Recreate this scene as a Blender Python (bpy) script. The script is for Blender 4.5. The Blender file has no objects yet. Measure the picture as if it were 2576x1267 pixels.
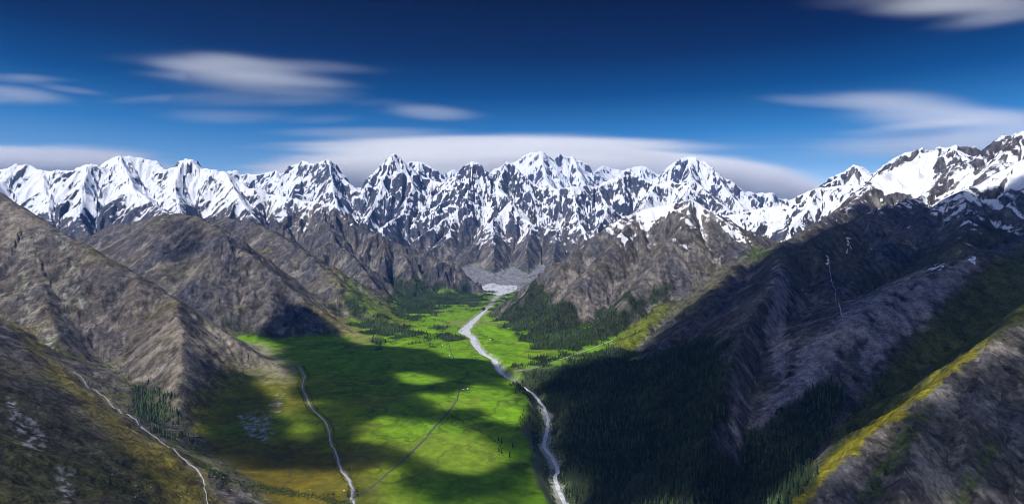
import bpy, math, random, time
import numpy as np
from concurrent.futures import ThreadPoolExecutor
T0 = time.time()
def log(s): print('[%.1f] %s' % (time.time()-T0, s), flush=True)
F4 = np.float32
POOL = ThreadPoolExecutor(4)
SC = bpy.context.scene
COL = SC.collection
random.seed(7)
RNG = np.random.default_rng(11)

# ---------------------------------------------------------------- survey frame
# camera stands at (0,0,800) looking along +Y; survey readings (u, v) are bearings in a 2576 x 1267 panorama
FL, U0, V0, H = 1535.0, 1288.0, 590.0, 800.0
def W(u, v, Y): return ((u-U0)/FL*Y, Y, H+(V0-v)/FL*Y)
SUN = np.array((-.46, -.42, .79)); SUN /= np.linalg.norm(SUN)

# ---------------------------------------------------------------- noise
def hash2(ix, iy, seed):
    h = (ix.astype(np.uint32)*np.uint32(374761393) + iy.astype(np.uint32)*np.uint32(668265263) + np.uint32(seed*362437+1013))
    h = (h ^ (h >> np.uint32(13)))*np.uint32(1274126177)
    return h ^ (h >> np.uint32(16))
def gnoise(x, y, seed=0):
    x = x.astype(F4); y = y.astype(F4)
    fx = np.floor(x); fy = np.floor(y)
    ix = fx.astype(np.int32); iy = fy.astype(np.int32)
    tx = x-fx; ty = y-fy
    sx = tx*tx*tx*(tx*(tx*6-15)+10); sy = ty*ty*ty*(ty*(ty*6-15)+10)
    def g(dx, dy):
        h = hash2(ix+dx, iy+dy, seed)
        gx = (h & np.uint32(0xffff)).astype(F4)*F4(2/65535)-1
        gy = (h >> np.uint32(16)).astype(F4)*F4(2/65535)-1
        return gx*(tx-dx)+gy*(ty-dy)
    a = g(0, 0); a += (g(1, 0)-a)*sx
    b = g(0, 1); b += (g(1, 1)-b)*sx
    return a+(b-a)*sy
def par(fn, *arrs):
    n = arrs[0].shape[0]; k = max(1, n//24)
    cuts = [(i, min(n, i+k)) for i in range(0, n, k)]
    res = list(POOL.map(lambda c: fn(*[a[c[0]:c[1]] for a in arrs]), cuts))
    if isinstance(res[0], tuple): return tuple(np.concatenate(r) for r in zip(*res))
    return np.concatenate(res)
def fbm(x, y, lam, octv=4, seed=0, gain=.5):
    def f(x, y):
        s = np.zeros(x.shape, F4); a = 1.0; l = lam
        for k in range(octv):
            s += gnoise(x/F4(l)+k*17.3, y/F4(l)-k*9.1, seed+k)*F4(a); a *= gain; l *= .49
        return s*F4(1.4)
    return par(f, x, y)
def ridged(x, y, lam, octv=4, seed=0):
    def f(x, y):
        s = np.zeros(x.shape, F4); a = .5; l = lam; w = np.ones(x.shape, F4)
        for k in range(octv):
            n = 1-np.abs(gnoise(x/F4(l)+k*7.7, y/F4(l)+k*3.1, seed+k)*F4(1.9)); n = n*n*w
            w = np.clip(n*1.6, 0, 1); s += n*F4(a); a *= .5; l *= .47
        return s
    return par(f, x, y)
def sstep(a, b, x):
    t = np.clip((x-a)/(b-a), 0, 1); return t*t*(3-2*t)
def inpoly(u, v, poly):
    ins = np.zeros(u.shape, bool); n = len(poly)
    for i in range(n):
        x1, y1 = poly[i]; x2, y2 = poly[i-1]
        if y1 == y2: continue
        c = ((y1 > v) != (y2 > v)) & (u < (x2-x1)*(v-y1)/(y2-y1)+x1)
        ins ^= c
    return ins
def polydist(u, v, poly, closed=True):
    """signed distance, positive inside"""
    d = np.full(u.shape, 1e9, F4); n = len(poly)
    for i in range(0 if closed else 1, n):
        x1, y1 = poly[i-1]; x2, y2 = poly[i]
        ex, ey = x2-x1, y2-y1; L = ex*ex+ey*ey+1e-9
        t = np.clip(((u-x1)*ex+(v-y1)*ey)/L, 0, 1)
        d = np.minimum(d, (u-x1-t*ex)**2+(v-y1-t*ey)**2)
    d = np.sqrt(d)
    return np.where(inpoly(u, v, poly), d, -d) if closed else d

# ---------------------------------------------------------------- survey: ridges
RIVER_UV = [(1440,1290),(1418,1262),(1408,1235),(1395,1200),(1403,1182),(1388,1150),(1368,1120),(1376,1080),(1378,1045),(1352,1002),(1322,976),(1285,958),(1256,932),(1244,905),(1216,890),(1196,866),(1186,847),(1168,836),(1184,815),(1208,792),(1226,777)]
def zriver(Y): return -62+.022*(Y-1860)+50*float(sstep(2300., 4200., np.float64(Y)))
def river_pt(u, v):
    Y = 3000.
    for _ in range(40): Y = .5*Y+.5*(H-zriver(Y))*FL/(v-V0)
    return ((u-U0)/FL*Y, Y, zriver(Y))
RIV = [river_pt(u, v) for u, v in RIVER_UV]
RIV = [(RIV[0][0]+60, RIV[0][1]-500, RIV[0][2]-8)] + RIV + [W(1262, 741, 7600.)[:2]+(RIV[-1][2]+20,), W(1250, 720, 8400.)[:2]+(RIV[-1][2]+40,)]
RIVXY = np.array([(p[0], p[1]) for p in RIV])

MTN = [  # name of kind, label, snow line, warmth, roughness, jag
 dict(k='nearleft',  lab='steep dim grass and scree slope falling to a narrow stream', snow=9e9, warm=.8, rough=0.55, jag=0),
 dict(k='left',      lab='bare brown rocky hill whose lit shoulder runs down to the meadow', snow=9e9, warm=.75, rough=0.7, jag=2),
 dict(k='spur',      lab='rounded grey-brown mountain spur streaked with pale scree gullies', snow=1330, warm=.55, rough=0.85, jag=4),
 dict(k='green',     lab='grey mountain flank with a yellow-green fan edged by spruces', snow=1500, warm=.6, rough=0.85, jag=4),
 dict(k='darkleft',  lab='dark brown ridge with forested foot closing the valley before the glacier', snow=1120, warm=.45, rough=1.15, jag=18),
 dict(k='leftsnow',  lab='wide snow range with white domed summits above purple-grey scree', snow=960, warm=.16, rough=0.9, jag=38),
 dict(k='leftfar',   lab='pale snow peaks in cloud behind the white domed range', snow=560, warm=.1, rough=0.85, jag=45),
 dict(k='pyramid',   lab='sharp pyramid snow peak with a blue shaded face', snow=640, warm=.06, rough=1.0, jag=55),
 dict(k='centre',    lab='twin dark-tipped snow peaks above triangular scree spurs and the glacier', snow=740, warm=.12, rough=1.05, jag=50),
 dict(k='giant',     lab='highest hazy snow massif rising behind the twin dark-tipped peaks', snow=500, warm=.05, rough=0.85, jag=55),
 dict(k='farhill',   lab='small grey-blue hazy peak half hidden in cloud', snow=2900, warm=.05, rough=.8, jag=30),
 dict(k='dome',      lab='great rounded snow dome with cloud streaming off its top', snow=560, warm=.05, rough=0.85, jag=35),
 dict(k='serrated',  lab='low serrated snow ridge of fluted faces before the great dome', snow=680, warm=.08, rough=1.05, jag=50),
 dict(k='rmid',      lab='brown pyramid mountain with snow-filled gullies and a dark forested foot', snow=960, warm=.55, rough=1.15, jag=10),
 dict(k='rsnow',     lab='white snow bowl and striped ridge beyond the brown pyramid mountain', snow=700, warm=.15, rough=1.0, jag=30),
 dict(k='rmain',     lab='dark mountain with spruce forest below and a smooth ice cap above', snow=1040, warm=.42, rough=1.35, jag=12),
 dict(k='rhigh',     lab='shaded black mountain streaked with thin lines of snow', snow=900, warm=.3, rough=1.45, jag=25),
 dict(k='scree',     lab='rounded grey scree hill sloping to a dark gully', snow=9e9, warm=.3, rough=0.7, jag=2),
 dict(k='near',      lab='cliffed hill with a thin yellow-lit grass crest', snow=9e9, warm=.55, rough=1.25, jag=6),
]
KEY = {m['k']: i+1 for i, m in enumerate(MTN)}
RID = []
PROF = dict(nearleft=(1.0, .92, 600), left=(1.0, .85, 700), spur=(1.28, .74, 600), green=(1.15, .74, 600), darkleft=(1.45, .60, 500), leftsnow=(1.5, .52, 420), leftfar=(1.6, .52, 450),
  pyramid=(1.7, .52, 420), centre=(1.6, .52, 420), giant=(1.6, .54, 450), farhill=(1.3, .6, 500), dome=(1.5, .55, 500), serrated=(1.6, .52, 400), rmid=(1.4, .64, 500), rsnow=(1.4, .55, 400),
  rmain=(1.3, .70, 500), rhigh=(1.35, .62, 450), scree=(1.1, .85, 500), near=(1.1, .8, 400))
def ridge(k, pts, sn=.6, sf=.7, A=None, world=False):
    m, a, A = PROF[k]
    RID.append((KEY[k], [p if world else W(*p) for p in pts], sn*m, sf*m, (a, A)))
ridge('nearleft', [(-3500,2600,980),(-2700,2050,800),(-1650,1300,600),(-1200,950,500),(-950,560,390),(-850,0,200)], .64, .58, None, True)
ridge('left', [(-350,330,4600),(-150,400,4300),(0,475,4000),(60,515,3920),(150,570,3800),(230,612,3700),(300,650,3630),(370,692,3570),(440,740,3520),(500,782,3480),(570,825,3440),(640,872,3410),(700,907,3390),(745,933,3380)], .84, 1.0)
ridge('left', [(60,525,3920),(100,690,3450),(150,860,2900)], .72, .85)
ridge('left', [(440,740,3520),(458,850,2950),(455,960,2580),(445,1070,2280)], .78, .85)
ridge('spur', [(200,600,6400),(300,560,6000),(380,540,5750),(430,530,5550),(500,536,5300),(560,570,5100),(640,638,4900),(700,688,4760),(760,738,4650),(830,788,4560),(890,828,4490),(948,852,4440)], .64, .7, 1500)
ridge('spur', [(430,530,5550),(400,610,5150),(360,680,4800)], .62, .62, 1500)
ridge('spur', [(560,570,5100),(560,680,4700),(545,770,4350)], .66, .66, 1500)
ridge('green', [(560,545,7800),(640,560,7200),(720,600,6500),(790,650,6000),(850,702,5560),(900,748,5300),(960,788,5050),(1012,818,4920)], .62, .62, 1500)
ridge('darkleft', [(690,500,9000),(740,514,8800),(800,505,8500),(840,520,8300),(880,560,8100),(930,578,7950),(1000,608,7800),(1080,642,7650),(1120,660,7550),(1165,690,7450),(1205,722,7350),(1245,752,7250)], .68, .7, 1800)
ridge('darkleft', [(800,505,8500),(820,560,7900),(850,610,7300),(900,660,6800),(950,720,6300)], .66, .66, 1800)
ridge('darkleft', [(1000,608,7800),(1030,670,7300),(1050,720,6900)], .7, .7, 1800)
ridge('leftsnow', [(-300,420,9500),(-150,440,9300),(0,452,9200),(40,407,9600),(75,412,9600),(105,427,9500),(150,424,9400),(185,428,9300),(222,406,9200),(250,412,9200),(268,420,9250),(300,388,9600),(345,392,9700),(392,402,9700),(415,422,9600),(440,418,9500),(466,395,9500),(490,405,9400),(512,420,9400),(548,422,9300),(580,442,9200),(640,470,9000),(700,485,8900),(760,502,8700),(800,505,8500)], .85, .9, 2600)
ridge('leftsnow', [(222,406,9200),(210,470,8600),(200,540,7900),(225,600,7200)], .75, .75, 2200)
ridge('leftsnow', [(300,388,9600),(335,470,8700),(400,522,7800),(440,540,7000)], .75, .75, 2200)
ridge('leftsnow', [(466,395,9500),(438,465,8800),(450,520,8100)], .75, .75, 2200)
ridge('leftsnow', [(560,422,9300),(600,490,8600),(650,550,8000)], .75, .75, 2200)
ridge('leftsnow', [(0,452,9200),(-20,500,8400),(60,570,7500),(120,610,6800)], .75, .75, 2200)
ridge('leftsnow', [(105,427,9500),(120,500,8500),(130,560,7800)], .75, .75, 2200)
ridge('leftsnow', [(700,485,8900),(720,530,8500)], .75, .75, 2200)
ridge('leftfar', [(480,450,14500),(560,440,14500),(585,420,14500),(610,432,14500),(650,435,14200),(690,424,14200),(720,432,14000),(745,406,13800),(760,402,13800),(790,408,13500),(800,405,13400),(826,395,13300),(850,425,13200),(886,466,13000)], .9, .9, 4000)
ridge('leftfar', [(826,395,13300),(838,470,12200),(850,530,11300)], .9, .9, 4000)
ridge('leftfar', [(690,424,14200),(720,480,13000)], .9, .9, 4000)
ridge('pyramid', [(886,466,13000),(905,468,13500),(940,440,13500),(960,415,13500),(986,381,13500),(1005,395,13600),(1025,410,13800),(1050,430,14000),(1085,447,13800),(1110,455,13500)], .95, 1., 4000)
ridge('pyramid', [(1020,410,15500),(1030,400,15500),(1060,398,15500),(1090,415,15500),(1112,446,15300)], .95, 1., 4000)
ridge('pyramid', [(986,381,13500),(962,450,12700),(932,530,11800),(905,570,11000)], .95, .95, 4000)
ridge('pyramid', [(1010,398,13600),(1040,470,12600),(1005,540,11700),(960,568,11000)], .95, .95, 4000)
ridge('pyramid', [(1085,447,13800),(1080,500,12700),(1040,560,11700)], .95, .95, 4000)
ridge('centre', [(1110,455,13500),(1135,440,13200),(1165,425,13000),(1190,399,12900),(1212,413,12900),(1235,430,12900),(1255,415,13000),(1276,399,13100),(1300,418,13000),(1330,445,12900),(1350,462,12800)], .95, 1., 4000)
ridge('centre', [(1190,399,12900),(1185,470,12200),(1150,530,11600),(1100,560,11200),(1045,598,10700)], .9, .9, 4000)
ridge('centre', [(1150,530,11600),(1130,580,11000),(1060,640,10400)], .85, .85, 3000)
ridge('centre', [(1276,399,13100),(1248,468,12400),(1285,500,11900),(1310,540,11500),(1340,560,11200),(1400,575,10900),(1452,612,10400),(1490,650,10000)], .85, .9, 3000)
ridge('centre', [(1285,500,11900),(1235,560,11200),(1190,620,10400),(1150,668,9800)], .8, .8, 3000)
ridge('centre', [(1340,560,11200),(1322,630,10000),(1332,712,8500)], .8, .8, 3000)
ridge('centre', [(1235,560,11200),(1242,630,9900),(1242,694,8950)], .8, .8, 3000)
ridge('centre', [(1400,575,10900),(1392,640,9800),(1372,706,8700)], .8, .8)
ridge('giant', [(1200,470,20000),(1240,440,20000),(1290,402,20000),(1330,379,20000),(1362,373,20000),(1385,390,20200),(1398,396,20400),(1408,378,20400),(1440,390,20500),(1470,400,20500),(1500,428,20500),(1520,412,22000),(1560,416,22000),(1610,404,22000),(1640,416,22000),(1720,440,22000)], .9, .9, 5000)
ridge('giant', [(1362,373,20000),(1370,440,18500),(1400,480,17500)], .9, .9, 5000)
ridge('giant', [(1440,390,20500),(1460,440,19000)], .9, .9, 5000)
ridge('farhill', [(1060,455,24000),(1100,438,24000),(1140,408,24000),(1180,436,24000),(1240,460,24000)], .8, .8, 5000)
ridge('dome', [(1620,500,16500),(1640,470,16500),(1660,440,16500),(1685,410,16500),(1712,393,16500),(1742,388,16500),(1775,400,16300),(1800,428,16200),(1840,460,16000),(1870,474,16000),(1905,480,16000),(1935,478,16000),(1962,496,16000),(2020,515,16000),(2100,520,16000)], .95, .9, 4000)
ridge('dome', [(1742,388,16500),(1735,440,15500),(1720,490,14700)], .9, .9, 4000)
ridge('dome', [(1790,415,16200),(1830,480,15200),(1870,520,14400)], .9, .9, 4000)
ridge('serrated', [(1350,462,12800),(1400,470,12500),(1440,465,12400),(1500,462,12800),(1545,445,13000),(1585,419,13200),(1610,440,13000),(1650,458,12800),(1700,452,12500),(1745,450,12300),(1780,480,12000),(1820,515,11500),(1860,545,10800)], .95, .95, 3000)
ridge('serrated', [(1440,465,12400),(1452,540,11500),(1475,590,10800)], .9, .9, 3000)
ridge('serrated', [(1500,462,12800),(1530,520,11800),(1500,575,11000)], .9, .9, 3000)
ridge('serrated', [(1650,458,12800),(1620,510,11600),(1580,545,10800)], .9, .9, 3000)
ridge('serrated', [(1745,450,12300),(1720,490,11500)], .9, .9, 3000)
ridge('rmid', [(1245,781,5950),(1290,743,5850),(1350,696,5700),(1400,655,5620),(1450,616,5620),(1500,576,5700),(1550,542,5800),(1600,524,5900),(1650,510,5950),(1700,500,5950),(1740,488,5900),(1775,522,6000),(1830,560,6200),(1885,592,6500),(1930,600,7300)], .66, .75, 1900)
ridge('rmid', [(1740,488,5900),(1722,560,5450),(1665,620,5150),(1625,680,4900),(1560,760,4550),(1490,838,4230),(1425,888,4050)], .7, .7)
ridge('rmid', [(1740,488,5900),(1790,600,5450),(1790,660,5150),(1745,720,4850)], .7, .7)
ridge('rmid', [(1600,524,5900),(1540,610,5450),(1470,690,5050),(1395,775,4650),(1325,850,4350)], .68, .68)
ridge('rmid', [(1400,655,5620),(1370,740,5200),(1310,815,4850)], .7, .7)
ridge('rmid', [(1830,560,6200),(1870,610,5800),(1850,650,5400)], .68, .68)
ridge('rsnow', [(1790,545,9200),(1850,535,9200),(1900,522,9200),(1960,512,9100),(2010,490,8900),(2060,470,8700),(2100,462,8600),(2150,465,8300),(2200,450,8000)], .62, .8, 2500)
ridge('rsnow', [(2060,470,8700),(2030,530,8000),(1985,575,7400)], .8, .8, 2500)
ridge('rsnow', [(2095,475,9600),(2120,430,9600),(2150,411,9600),(2178,420,9600),(2200,445,9500),(2225,412,10500),(2270,386,10500),(2318,368,10500),(2345,380,10500),(2420,420,10500)], .9, .9, 2500)
ridge('rmain', [(1540,856,4600),(1600,806,4650),(1650,772,4700),(1700,742,4750),(1760,708,4850),(1850,655,5000),(1900,634,5100),(1960,608,5300),(2030,572,5700),(2080,546,6000),(2150,498,6400),(2210,446,6800),(2260,416,7100),(2310,393,7300),(2340,381,7400),(2365,369,7300),(2392,367,7200),(2415,380,7000),(2440,400,6800),(2480,386,6500),(2520,360,6300),(2560,330,6100),(2600,320,6000),(2800,300,5800)], .66, .8, 2200)
ridge('rmain', [(1980,630,4800),(2050,592,5000),(2120,556,5200),(2180,526,5300),(2250,512,5600),(2320,490,6000),(2370,430,6600)], .75, .75, 2200)
ridge('rmain', [(1960,608,5300),(1980,645,4450),(1945,710,3600),(1890,785,2950),(1838,900,2380),(1785,1050,1900),(1725,1255,1460)], .60, 1.1)
ridge('rmain', [(1850,655,5000),(1770,770,4050),(1650,890,3300),(1500,1000,2750)], .5, .55, 1500)
ridge('rmain', [(1700,742,4750),(1610,830,4050),(1480,920,3500)], .5, .55, 1500)
ridge('rhigh', [(2080,690,4000),(2130,652,4250),(2250,593,4500),(2350,512,4800),(2420,466,4900),(2500,430,4900),(2576,385,4900),(2750,330,4900)], .68, .8, 2200)
ridge('rhigh', [(2420,466,4900),(2440,560,4300),(2420,620,3800)], .65, .65, 2200)
ridge('scree', [(2900,480,3500),(2700,556,3300),(2576,602,3200),(2450,627,3050),(2350,682,2900),(2260,714,2780),(2200,752,2680),(2150,792,2570),(2110,837,2470),(2040,925,2300),(1960,1015,2130)], .5, .6, 1500)
ridge('near', [(2900,560,2250),(2700,680,2000),(2576,762,1810),(2480,857,1620),(2400,922,1520),(2300,1002,1415),(2200,1080,1320),(2100,1152,1230),(1980,1267,1120),(1850,1400,1000),(1700,1700,760)], .98, .55)
ridge('near', [(2480,857,1620),(2450,1000,1400),(2420,1150,1230)], .9, .85)
ridge('near', [(2300,1002,1415),(2295,1100,1260),(2260,1230,1110)], .9, .85)

# ---------------------------------------------------------------- polar grid about the survey point
QUAL = 1.0
def make_r():
    r = [520.]
    while r[-1] < 28500:
        x = r[-1]
        f = np.interp(x, [500, 1500, 3500, 5000, 7000, 9000, 11000, 14000, 17000, 19000, 21000, 22500, 24000, 28500],
                         [.005, .0032, .0034, .003, .0026, .0021, .0017, .0017, .0020, .0023, .0025, .004, .009, .02])
        r.append(x*(1+f/QUAL))
    return np.array(r)
R = make_r(); NR = len(R)
NT = int(1900*QUAL)
TH = np.linspace(math.radians(-50), math.radians(50), NT)
RR = R[:, None].astype(F4); 
X = (RR*np.sin(TH)[None, :]).astype(F4); Y = (RR*np.cos(TH)[None, :]).astype(F4)
log('grid %d x %d' % (NR, NT))

def dist_poly(x, y, P):
    d = np.full(x.shape, 1e12, F4); zz = np.zeros(x.shape, F4)
    for (a, b) in zip(P[:-1], P[1:]):
        ex, ey = b[0]-a[0], b[1]-a[1]; L = ex*ex+ey*ey+1e-6
        t = np.clip(((x-a[0])*ex+(y-a[1])*ey)/L, 0, 1)
        q = (x-a[0]-t*ex)**2+(y-a[1]-t*ey)**2
        m = q < d; d = np.where(m, q, d)
        if len(a) > 2: zz = np.where(m, a[2]+t*(b[2]-a[2]), zz)
    return np.sqrt(d), zz

# floor of the valley
def floor_h(x, y):
    rd, rz = par(lambda a, b: dist_poly(a, b, RIV), x, y)
    rzf = np.interp(y.ravel(), RIVXY[:, 1], [p[2] for p in RIV]).reshape(y.shape)
    tb = sstep(50, 260, rd); rz = rz*(1-tb)+rzf*tb
    g = 1-sstep(2500., 4300., y)
    gorge = 4+58*g
    w = 16+10*sstep(3000., 4600., y); bank = w+6+75*g
    f = rz+gorge*sstep(w, bank, rd)
    xr = np.interp(y.ravel(), RIVXY[:, 1], RIVXY[:, 0]).reshape(y.shape).astype(F4)
    L = np.maximum(0, xr-x-250)
    f += np.minimum(.02*L+.00001*L*L, 200)
    f += np.maximum(0, x-xr-120)*.07*sstep(3600, 4500, y)
    f += 35*sstep(7350, 8300, y)+.055*np.minimum(np.maximum(0, y-8300), 5000)
    f += .10*np.maximum(0, x-xr-55)*(1-sstep(3150, 3900, y))
    und = fbm(x, y, 420., 3, 40)
    f += und*6*sstep(bank, bank+160, rd)*(1+sstep(7300, 8000, y)*2.0)
    f += (fbm(x, y, 90., 4, 44)*12+10)*sstep(7350, 7900, y)
    return f.astype(F4), rd
CS = 3
Xc = X[::CS, ::CS]; Yc = Y[::CS, ::CS]
def base_h(x, y):
    dm = 1+.22*fbm(x, y, 1500., 3, 3)*sstep(2500, 6000, y)+(.07+.12*sstep(6000, 10000, y))*fbm(x, y, 500., 3, 5)
    best = np.full(x.shape, -1e5, F4); reg = np.zeros(x.shape, np.int16); dd = np.zeros(x.shape, np.int16)
    def work(x, y, dm, best, reg, dd):
        best = best.copy(); reg = reg.copy(); dd = dd.copy()
        q = -1
        for (k, P, sn, sf, A) in RID:
            for (a, b) in zip(P[:-1], P[1:]):
                q += 1
                ex, ey = b[0]-a[0], b[1]-a[1]; L = ex*ex+ey*ey+1e-6
                px, py = x-a[0], y-a[1]
                t = np.clip((px*ex+py*ey)/L, 0, 1)
                d = np.sqrt((px-t*ex)**2+(py-t*ey)**2)
                s = np.where(ex*py-ey*px < 0, F4(sn), F4(sf))*dm
                drop = s*(A[0]*d+(1-A[0])*A[1]*(1-np.exp(-d/A[1])))
                h = a[2]+t*(b[2]-a[2])-drop
                m = h > best
                best = np.where(m, h, best); reg = np.where(m, np.int16(k), reg); dd = np.where(m, np.int16(q), dd)
        return best.astype(F4), reg, dd
    return par(work, x, y, dm.astype(F4), best, reg, dd)
BH, REG, SEG = base_h(Xc, Yc)
log('ridges')
def up(a, near=False):
    """coarse polar grid -> full grid"""
    ri = np.arange(NR)/CS; ti = np.arange(NT)/CS
    if near:
        return a[np.minimum((ri+.5).astype(int), a.shape[0]-1)][:, np.minimum((ti+.5).astype(int), a.shape[1]-1)]
    r0 = np.minimum(ri.astype(int), a.shape[0]-2); fr = (ri-r0).astype(F4)[:, None]
    t0 = np.minimum(ti.astype(int), a.shape[1]-2); ft = (ti-t0).astype(F4)[None]
    b = a[r0]*(1-fr)+a[r0+1]*fr
    return b[:, t0]*(1-ft)+b[:, t0+1]*ft
def blur(a, n=1):
    for _ in range(n):
        p = np.pad(a, 1, mode='edge')
        a = (p[:-2, 1:-1]+p[2:, 1:-1]+p[1:-1, :-2]+p[1:-1, 2:]+2*p[1:-1, 1:-1])/6
    return a.astype(F4)
FLc, RDc = floor_h(Xc, Yc)
kk = (10+50*np.clip((RDc-60)/400, 0, 1)).astype(F4)
hh = np.clip(.5+.5*(BH-FLc)/kk, 0, 1)
isfl_c = 1-hh
FLf, RDIST = floor_h(X, Y)
wb = (1-sstep(5000, 7500, Yc))*(1-.0*Yc)
BHs = blur(BH, 1)*(1-wb)+blur(BH, 8)*wb
BHf = up(BHs); ISFL = up(isfl_c);  Kf = up(kk)
hh = np.clip(.5+.5*(BHf-FLf)/Kf, 0, 1)
Z = FLf+(BHf-FLf)*hh+Kf*hh*(1-hh)
REGf = up(REG, True); SEGf = up(SEG, True)
SA = []; arc = 0.
for (k, P, sn_, sf_, A_) in RID:
    arc += 5000.
    for (a, b) in zip(P[:-1], P[1:]):
        L_ = math.hypot(b[0]-a[0], b[1]-a[1]); SA.append((a[0], a[1], (b[0]-a[0])/L_, (b[1]-a[1])/L_, L_, arc)); arc += L_
SA = np.array(SA, F4)
def segco(seg, x, y):
    g = SA[seg]; px = x-g[:, :, 0] if g.ndim == 3 else x-g[:, 0]
    py = y-g[..., 1]; u = px*g[..., 2]+py*g[..., 3]; c = px*g[..., 3]-py*g[..., 2]
    o = u-np.clip(u, 0, g[..., 4])
    return (g[..., 5]+u).astype(F4), np.sqrt(c*c+o*o).astype(F4), np.sign(c).astype(F4)
SCO, DDf, SIDE = par(segco, SEGf, X, Y)
# fall-line streaks: long down the slope, short across it
SCW = SCO+SIDE*3777+fbm(X, Y, 260., 3, 31)*38+fbm(X, Y, 60., 2, 35)*7
def streak(lam, asp, seed):
    return par(lambda a, b: gnoise(a/F4(lam), b/F4(lam*asp), seed)*F4(1.7), SCW, DDf)
prop = lambda key: np.array([0]+[m[key] for m in MTN], F4)
AMP = up(blur(prop('rough')[REG], 5)); JAG = up(blur(prop('jag')[REG], 4))
AMP = AMP*(1-.45*sstep(1050, 600, BHf)*sstep(8000, 9500, Y))
log('base')
dTH = float(TH[1]-TH[0])
def grad(z):
    gr = np.gradient(z, R.astype(F4), axis=0).astype(F4)
    gt = (np.gradient(z, dTH, axis=1)/RR).astype(F4)
    s = np.sin(TH)[None].astype(F4); c = np.cos(TH)[None].astype(F4)
    return gr*s+gt*c, gr*c-gt*s
GX, GY = grad(up(blur(BH, 3)))
SP = np.maximum(np.gradient(R)[:, None]*.75, RR*dTH).astype(F4)*np.ones_like(X)

def erode(x, y, gx, gy, amp, sp, lams, strength, branch, seed):
    def work(x, y, gx, gy, amp, sp):
        h = np.zeros(x.shape, F4); hx = np.zeros(x.shape, F4); hy = np.zeros(x.shape, F4)
        for o, lam in enumerate(lams):
            A = strength*lam*(.8 if o == 0 and lam < 400 else 1.)
            fade = np.clip(lam/(2.6*sp)-.5, 0, 1).astype(F4)
            tx = gx+branch*hx; ty = gy+branch*hy
            n = np.sqrt(tx*tx+ty*ty)+1e-5
            k = np.minimum(n, .9)/.9; k = np.sqrt(k)
            dx = -ty/n*k; dy = tx/n*k           # along the contour
            px = x/F4(lam); py = y/F4(lam)
            fx = np.floor(px); fy = np.floor(py); ix = fx.astype(np.int32); iy = fy.astype(np.int32)
            rx = px-fx; ry = py-fy
            vc = np.zeros(x.shape, F4); vs = np.zeros(x.shape, F4); wt = np.zeros(x.shape, F4)
            for i in (-1, 0, 1, 2):
                for j in (-1, 0, 1, 2):
                    hsh = hash2(ix+i, iy+j, seed+o*5)
                    ox = (hsh & np.uint32(0xffff)).astype(F4)*F4(.7/65535)-.35+i-.5
                    oy = (hsh >> np.uint32(16)).astype(F4)*F4(.7/65535)-.35+j-.5
                    qx = rx-ox; qy = ry-oy
                    qx = qx-F4(.5); qy = qy-F4(.5)
                    w = np.exp(-(qx*qx+qy*qy)*F4(2.2))
                    m = (qx*dx+qy*dy)*F4(2*math.pi)
                    vc += np.cos(m)*w; vs += np.sin(m)*w; wt += w
            vc /= wt; vs /= wt
            mag = np.sqrt(vc*vc+vs*vs)+1e-4
            ridge_ = vc/np.maximum(mag, .35)
            # sharpen: crests sharp, gullies rounded
            hval = ridge_
            a = A*amp*fade*np.clip(n*1.5-.12, 0, 1)
            h += a*hval
            sl = -vs/np.maximum(mag, .35)*F4(2*math.pi)/F4(lam)*a
            hx += sl*dx; hy += sl*dy
        return h
    return par(work, x, y, gx, gy, amp, sp)
crest = sstep(0, 220, DDf)
ampE = AMP*(.25+.75*crest)*hh
scale = np.clip(Y/7000, .30, 1).astype(F4)
# wavelengths: large for the far ranges, fine for the near hills
EROF = erode(X, Y, GX, GY, ampE*sstep(4500, 7500, Y), SP, [760, 380, 190, 95, 48], .105, .9, 21)
EROM = erode(X, Y, GX, GY, ampE*(1-sstep(5500, 9000, Y)), SP, [300, 150, 75, 38, 19], .062, .9, 51)
ERO = EROF+EROM
log('erosion')
Z = Z+ERO
fd = lambda lam: np.clip(lam/(3.0*SP)-.5, 0, 1)
S1 = streak(210, 5, 301); S2 = streak(90, 6, 302); S3 = streak(38, 7, 303); S4 = streak(17, 7, 304)
SNG = (hh*sstep(15, 120, DDf)*np.clip(AMP, .3, 1.2)).astype(F4)
Z += hh*sstep(60, 300, DDf)*(1-sstep(5000, 8000, Y))*(fbm(X, Y, 380., 3, 61)*22+fbm(X, Y, 150., 3, 65)*7)
crag = ridged(X, Y, 110., 5, 211)-.5
cragm = hh*sstep(.2, .6, AMP)*sstep(-.25, .25, fbm(X, Y, 500., 2, 215)+.1)*np.clip(110/(6*SP)-.3, 0, 1)
Z += crag*cragm*(13*np.clip(Y/4000, .5, 1.6))
Z += SNG*(S1*11*sstep(5000, 9000, Y)+S2*5.5*fd(90)+S3*(2.0-1.1*(1-sstep(3500, 6500, Y)))*fd(38)+S4*.25*fd(17))
rg = ridged(X, Y, 420., 5, 71)-.55
Z += JAG*rg*hh*1.1*np.exp(-DDf/500.)
rough = fbm(X, Y, 120., 4, 81)
Z += rough*hh*(5+10*np.clip(AMP-.6, 0, 1))*np.clip(Y/4000, .3, 2)
fine = fbm(X, Y, 26., 3, 91)
Z += fine*hh*np.clip(26/(3*SP)-.4, 0, 1)*2.2
Z = Z.astype(F4)
GXf, GYf = grad(Z)
SLP = np.sqrt(GXf**2+GYf**2)
log('height done, top %.0f' % Z.max())
UU = (U0+FL*X/np.maximum(Y, 1)).astype(F4); VV = (V0-FL*(Z-H)/np.maximum(Y, 1)).astype(F4)

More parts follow.
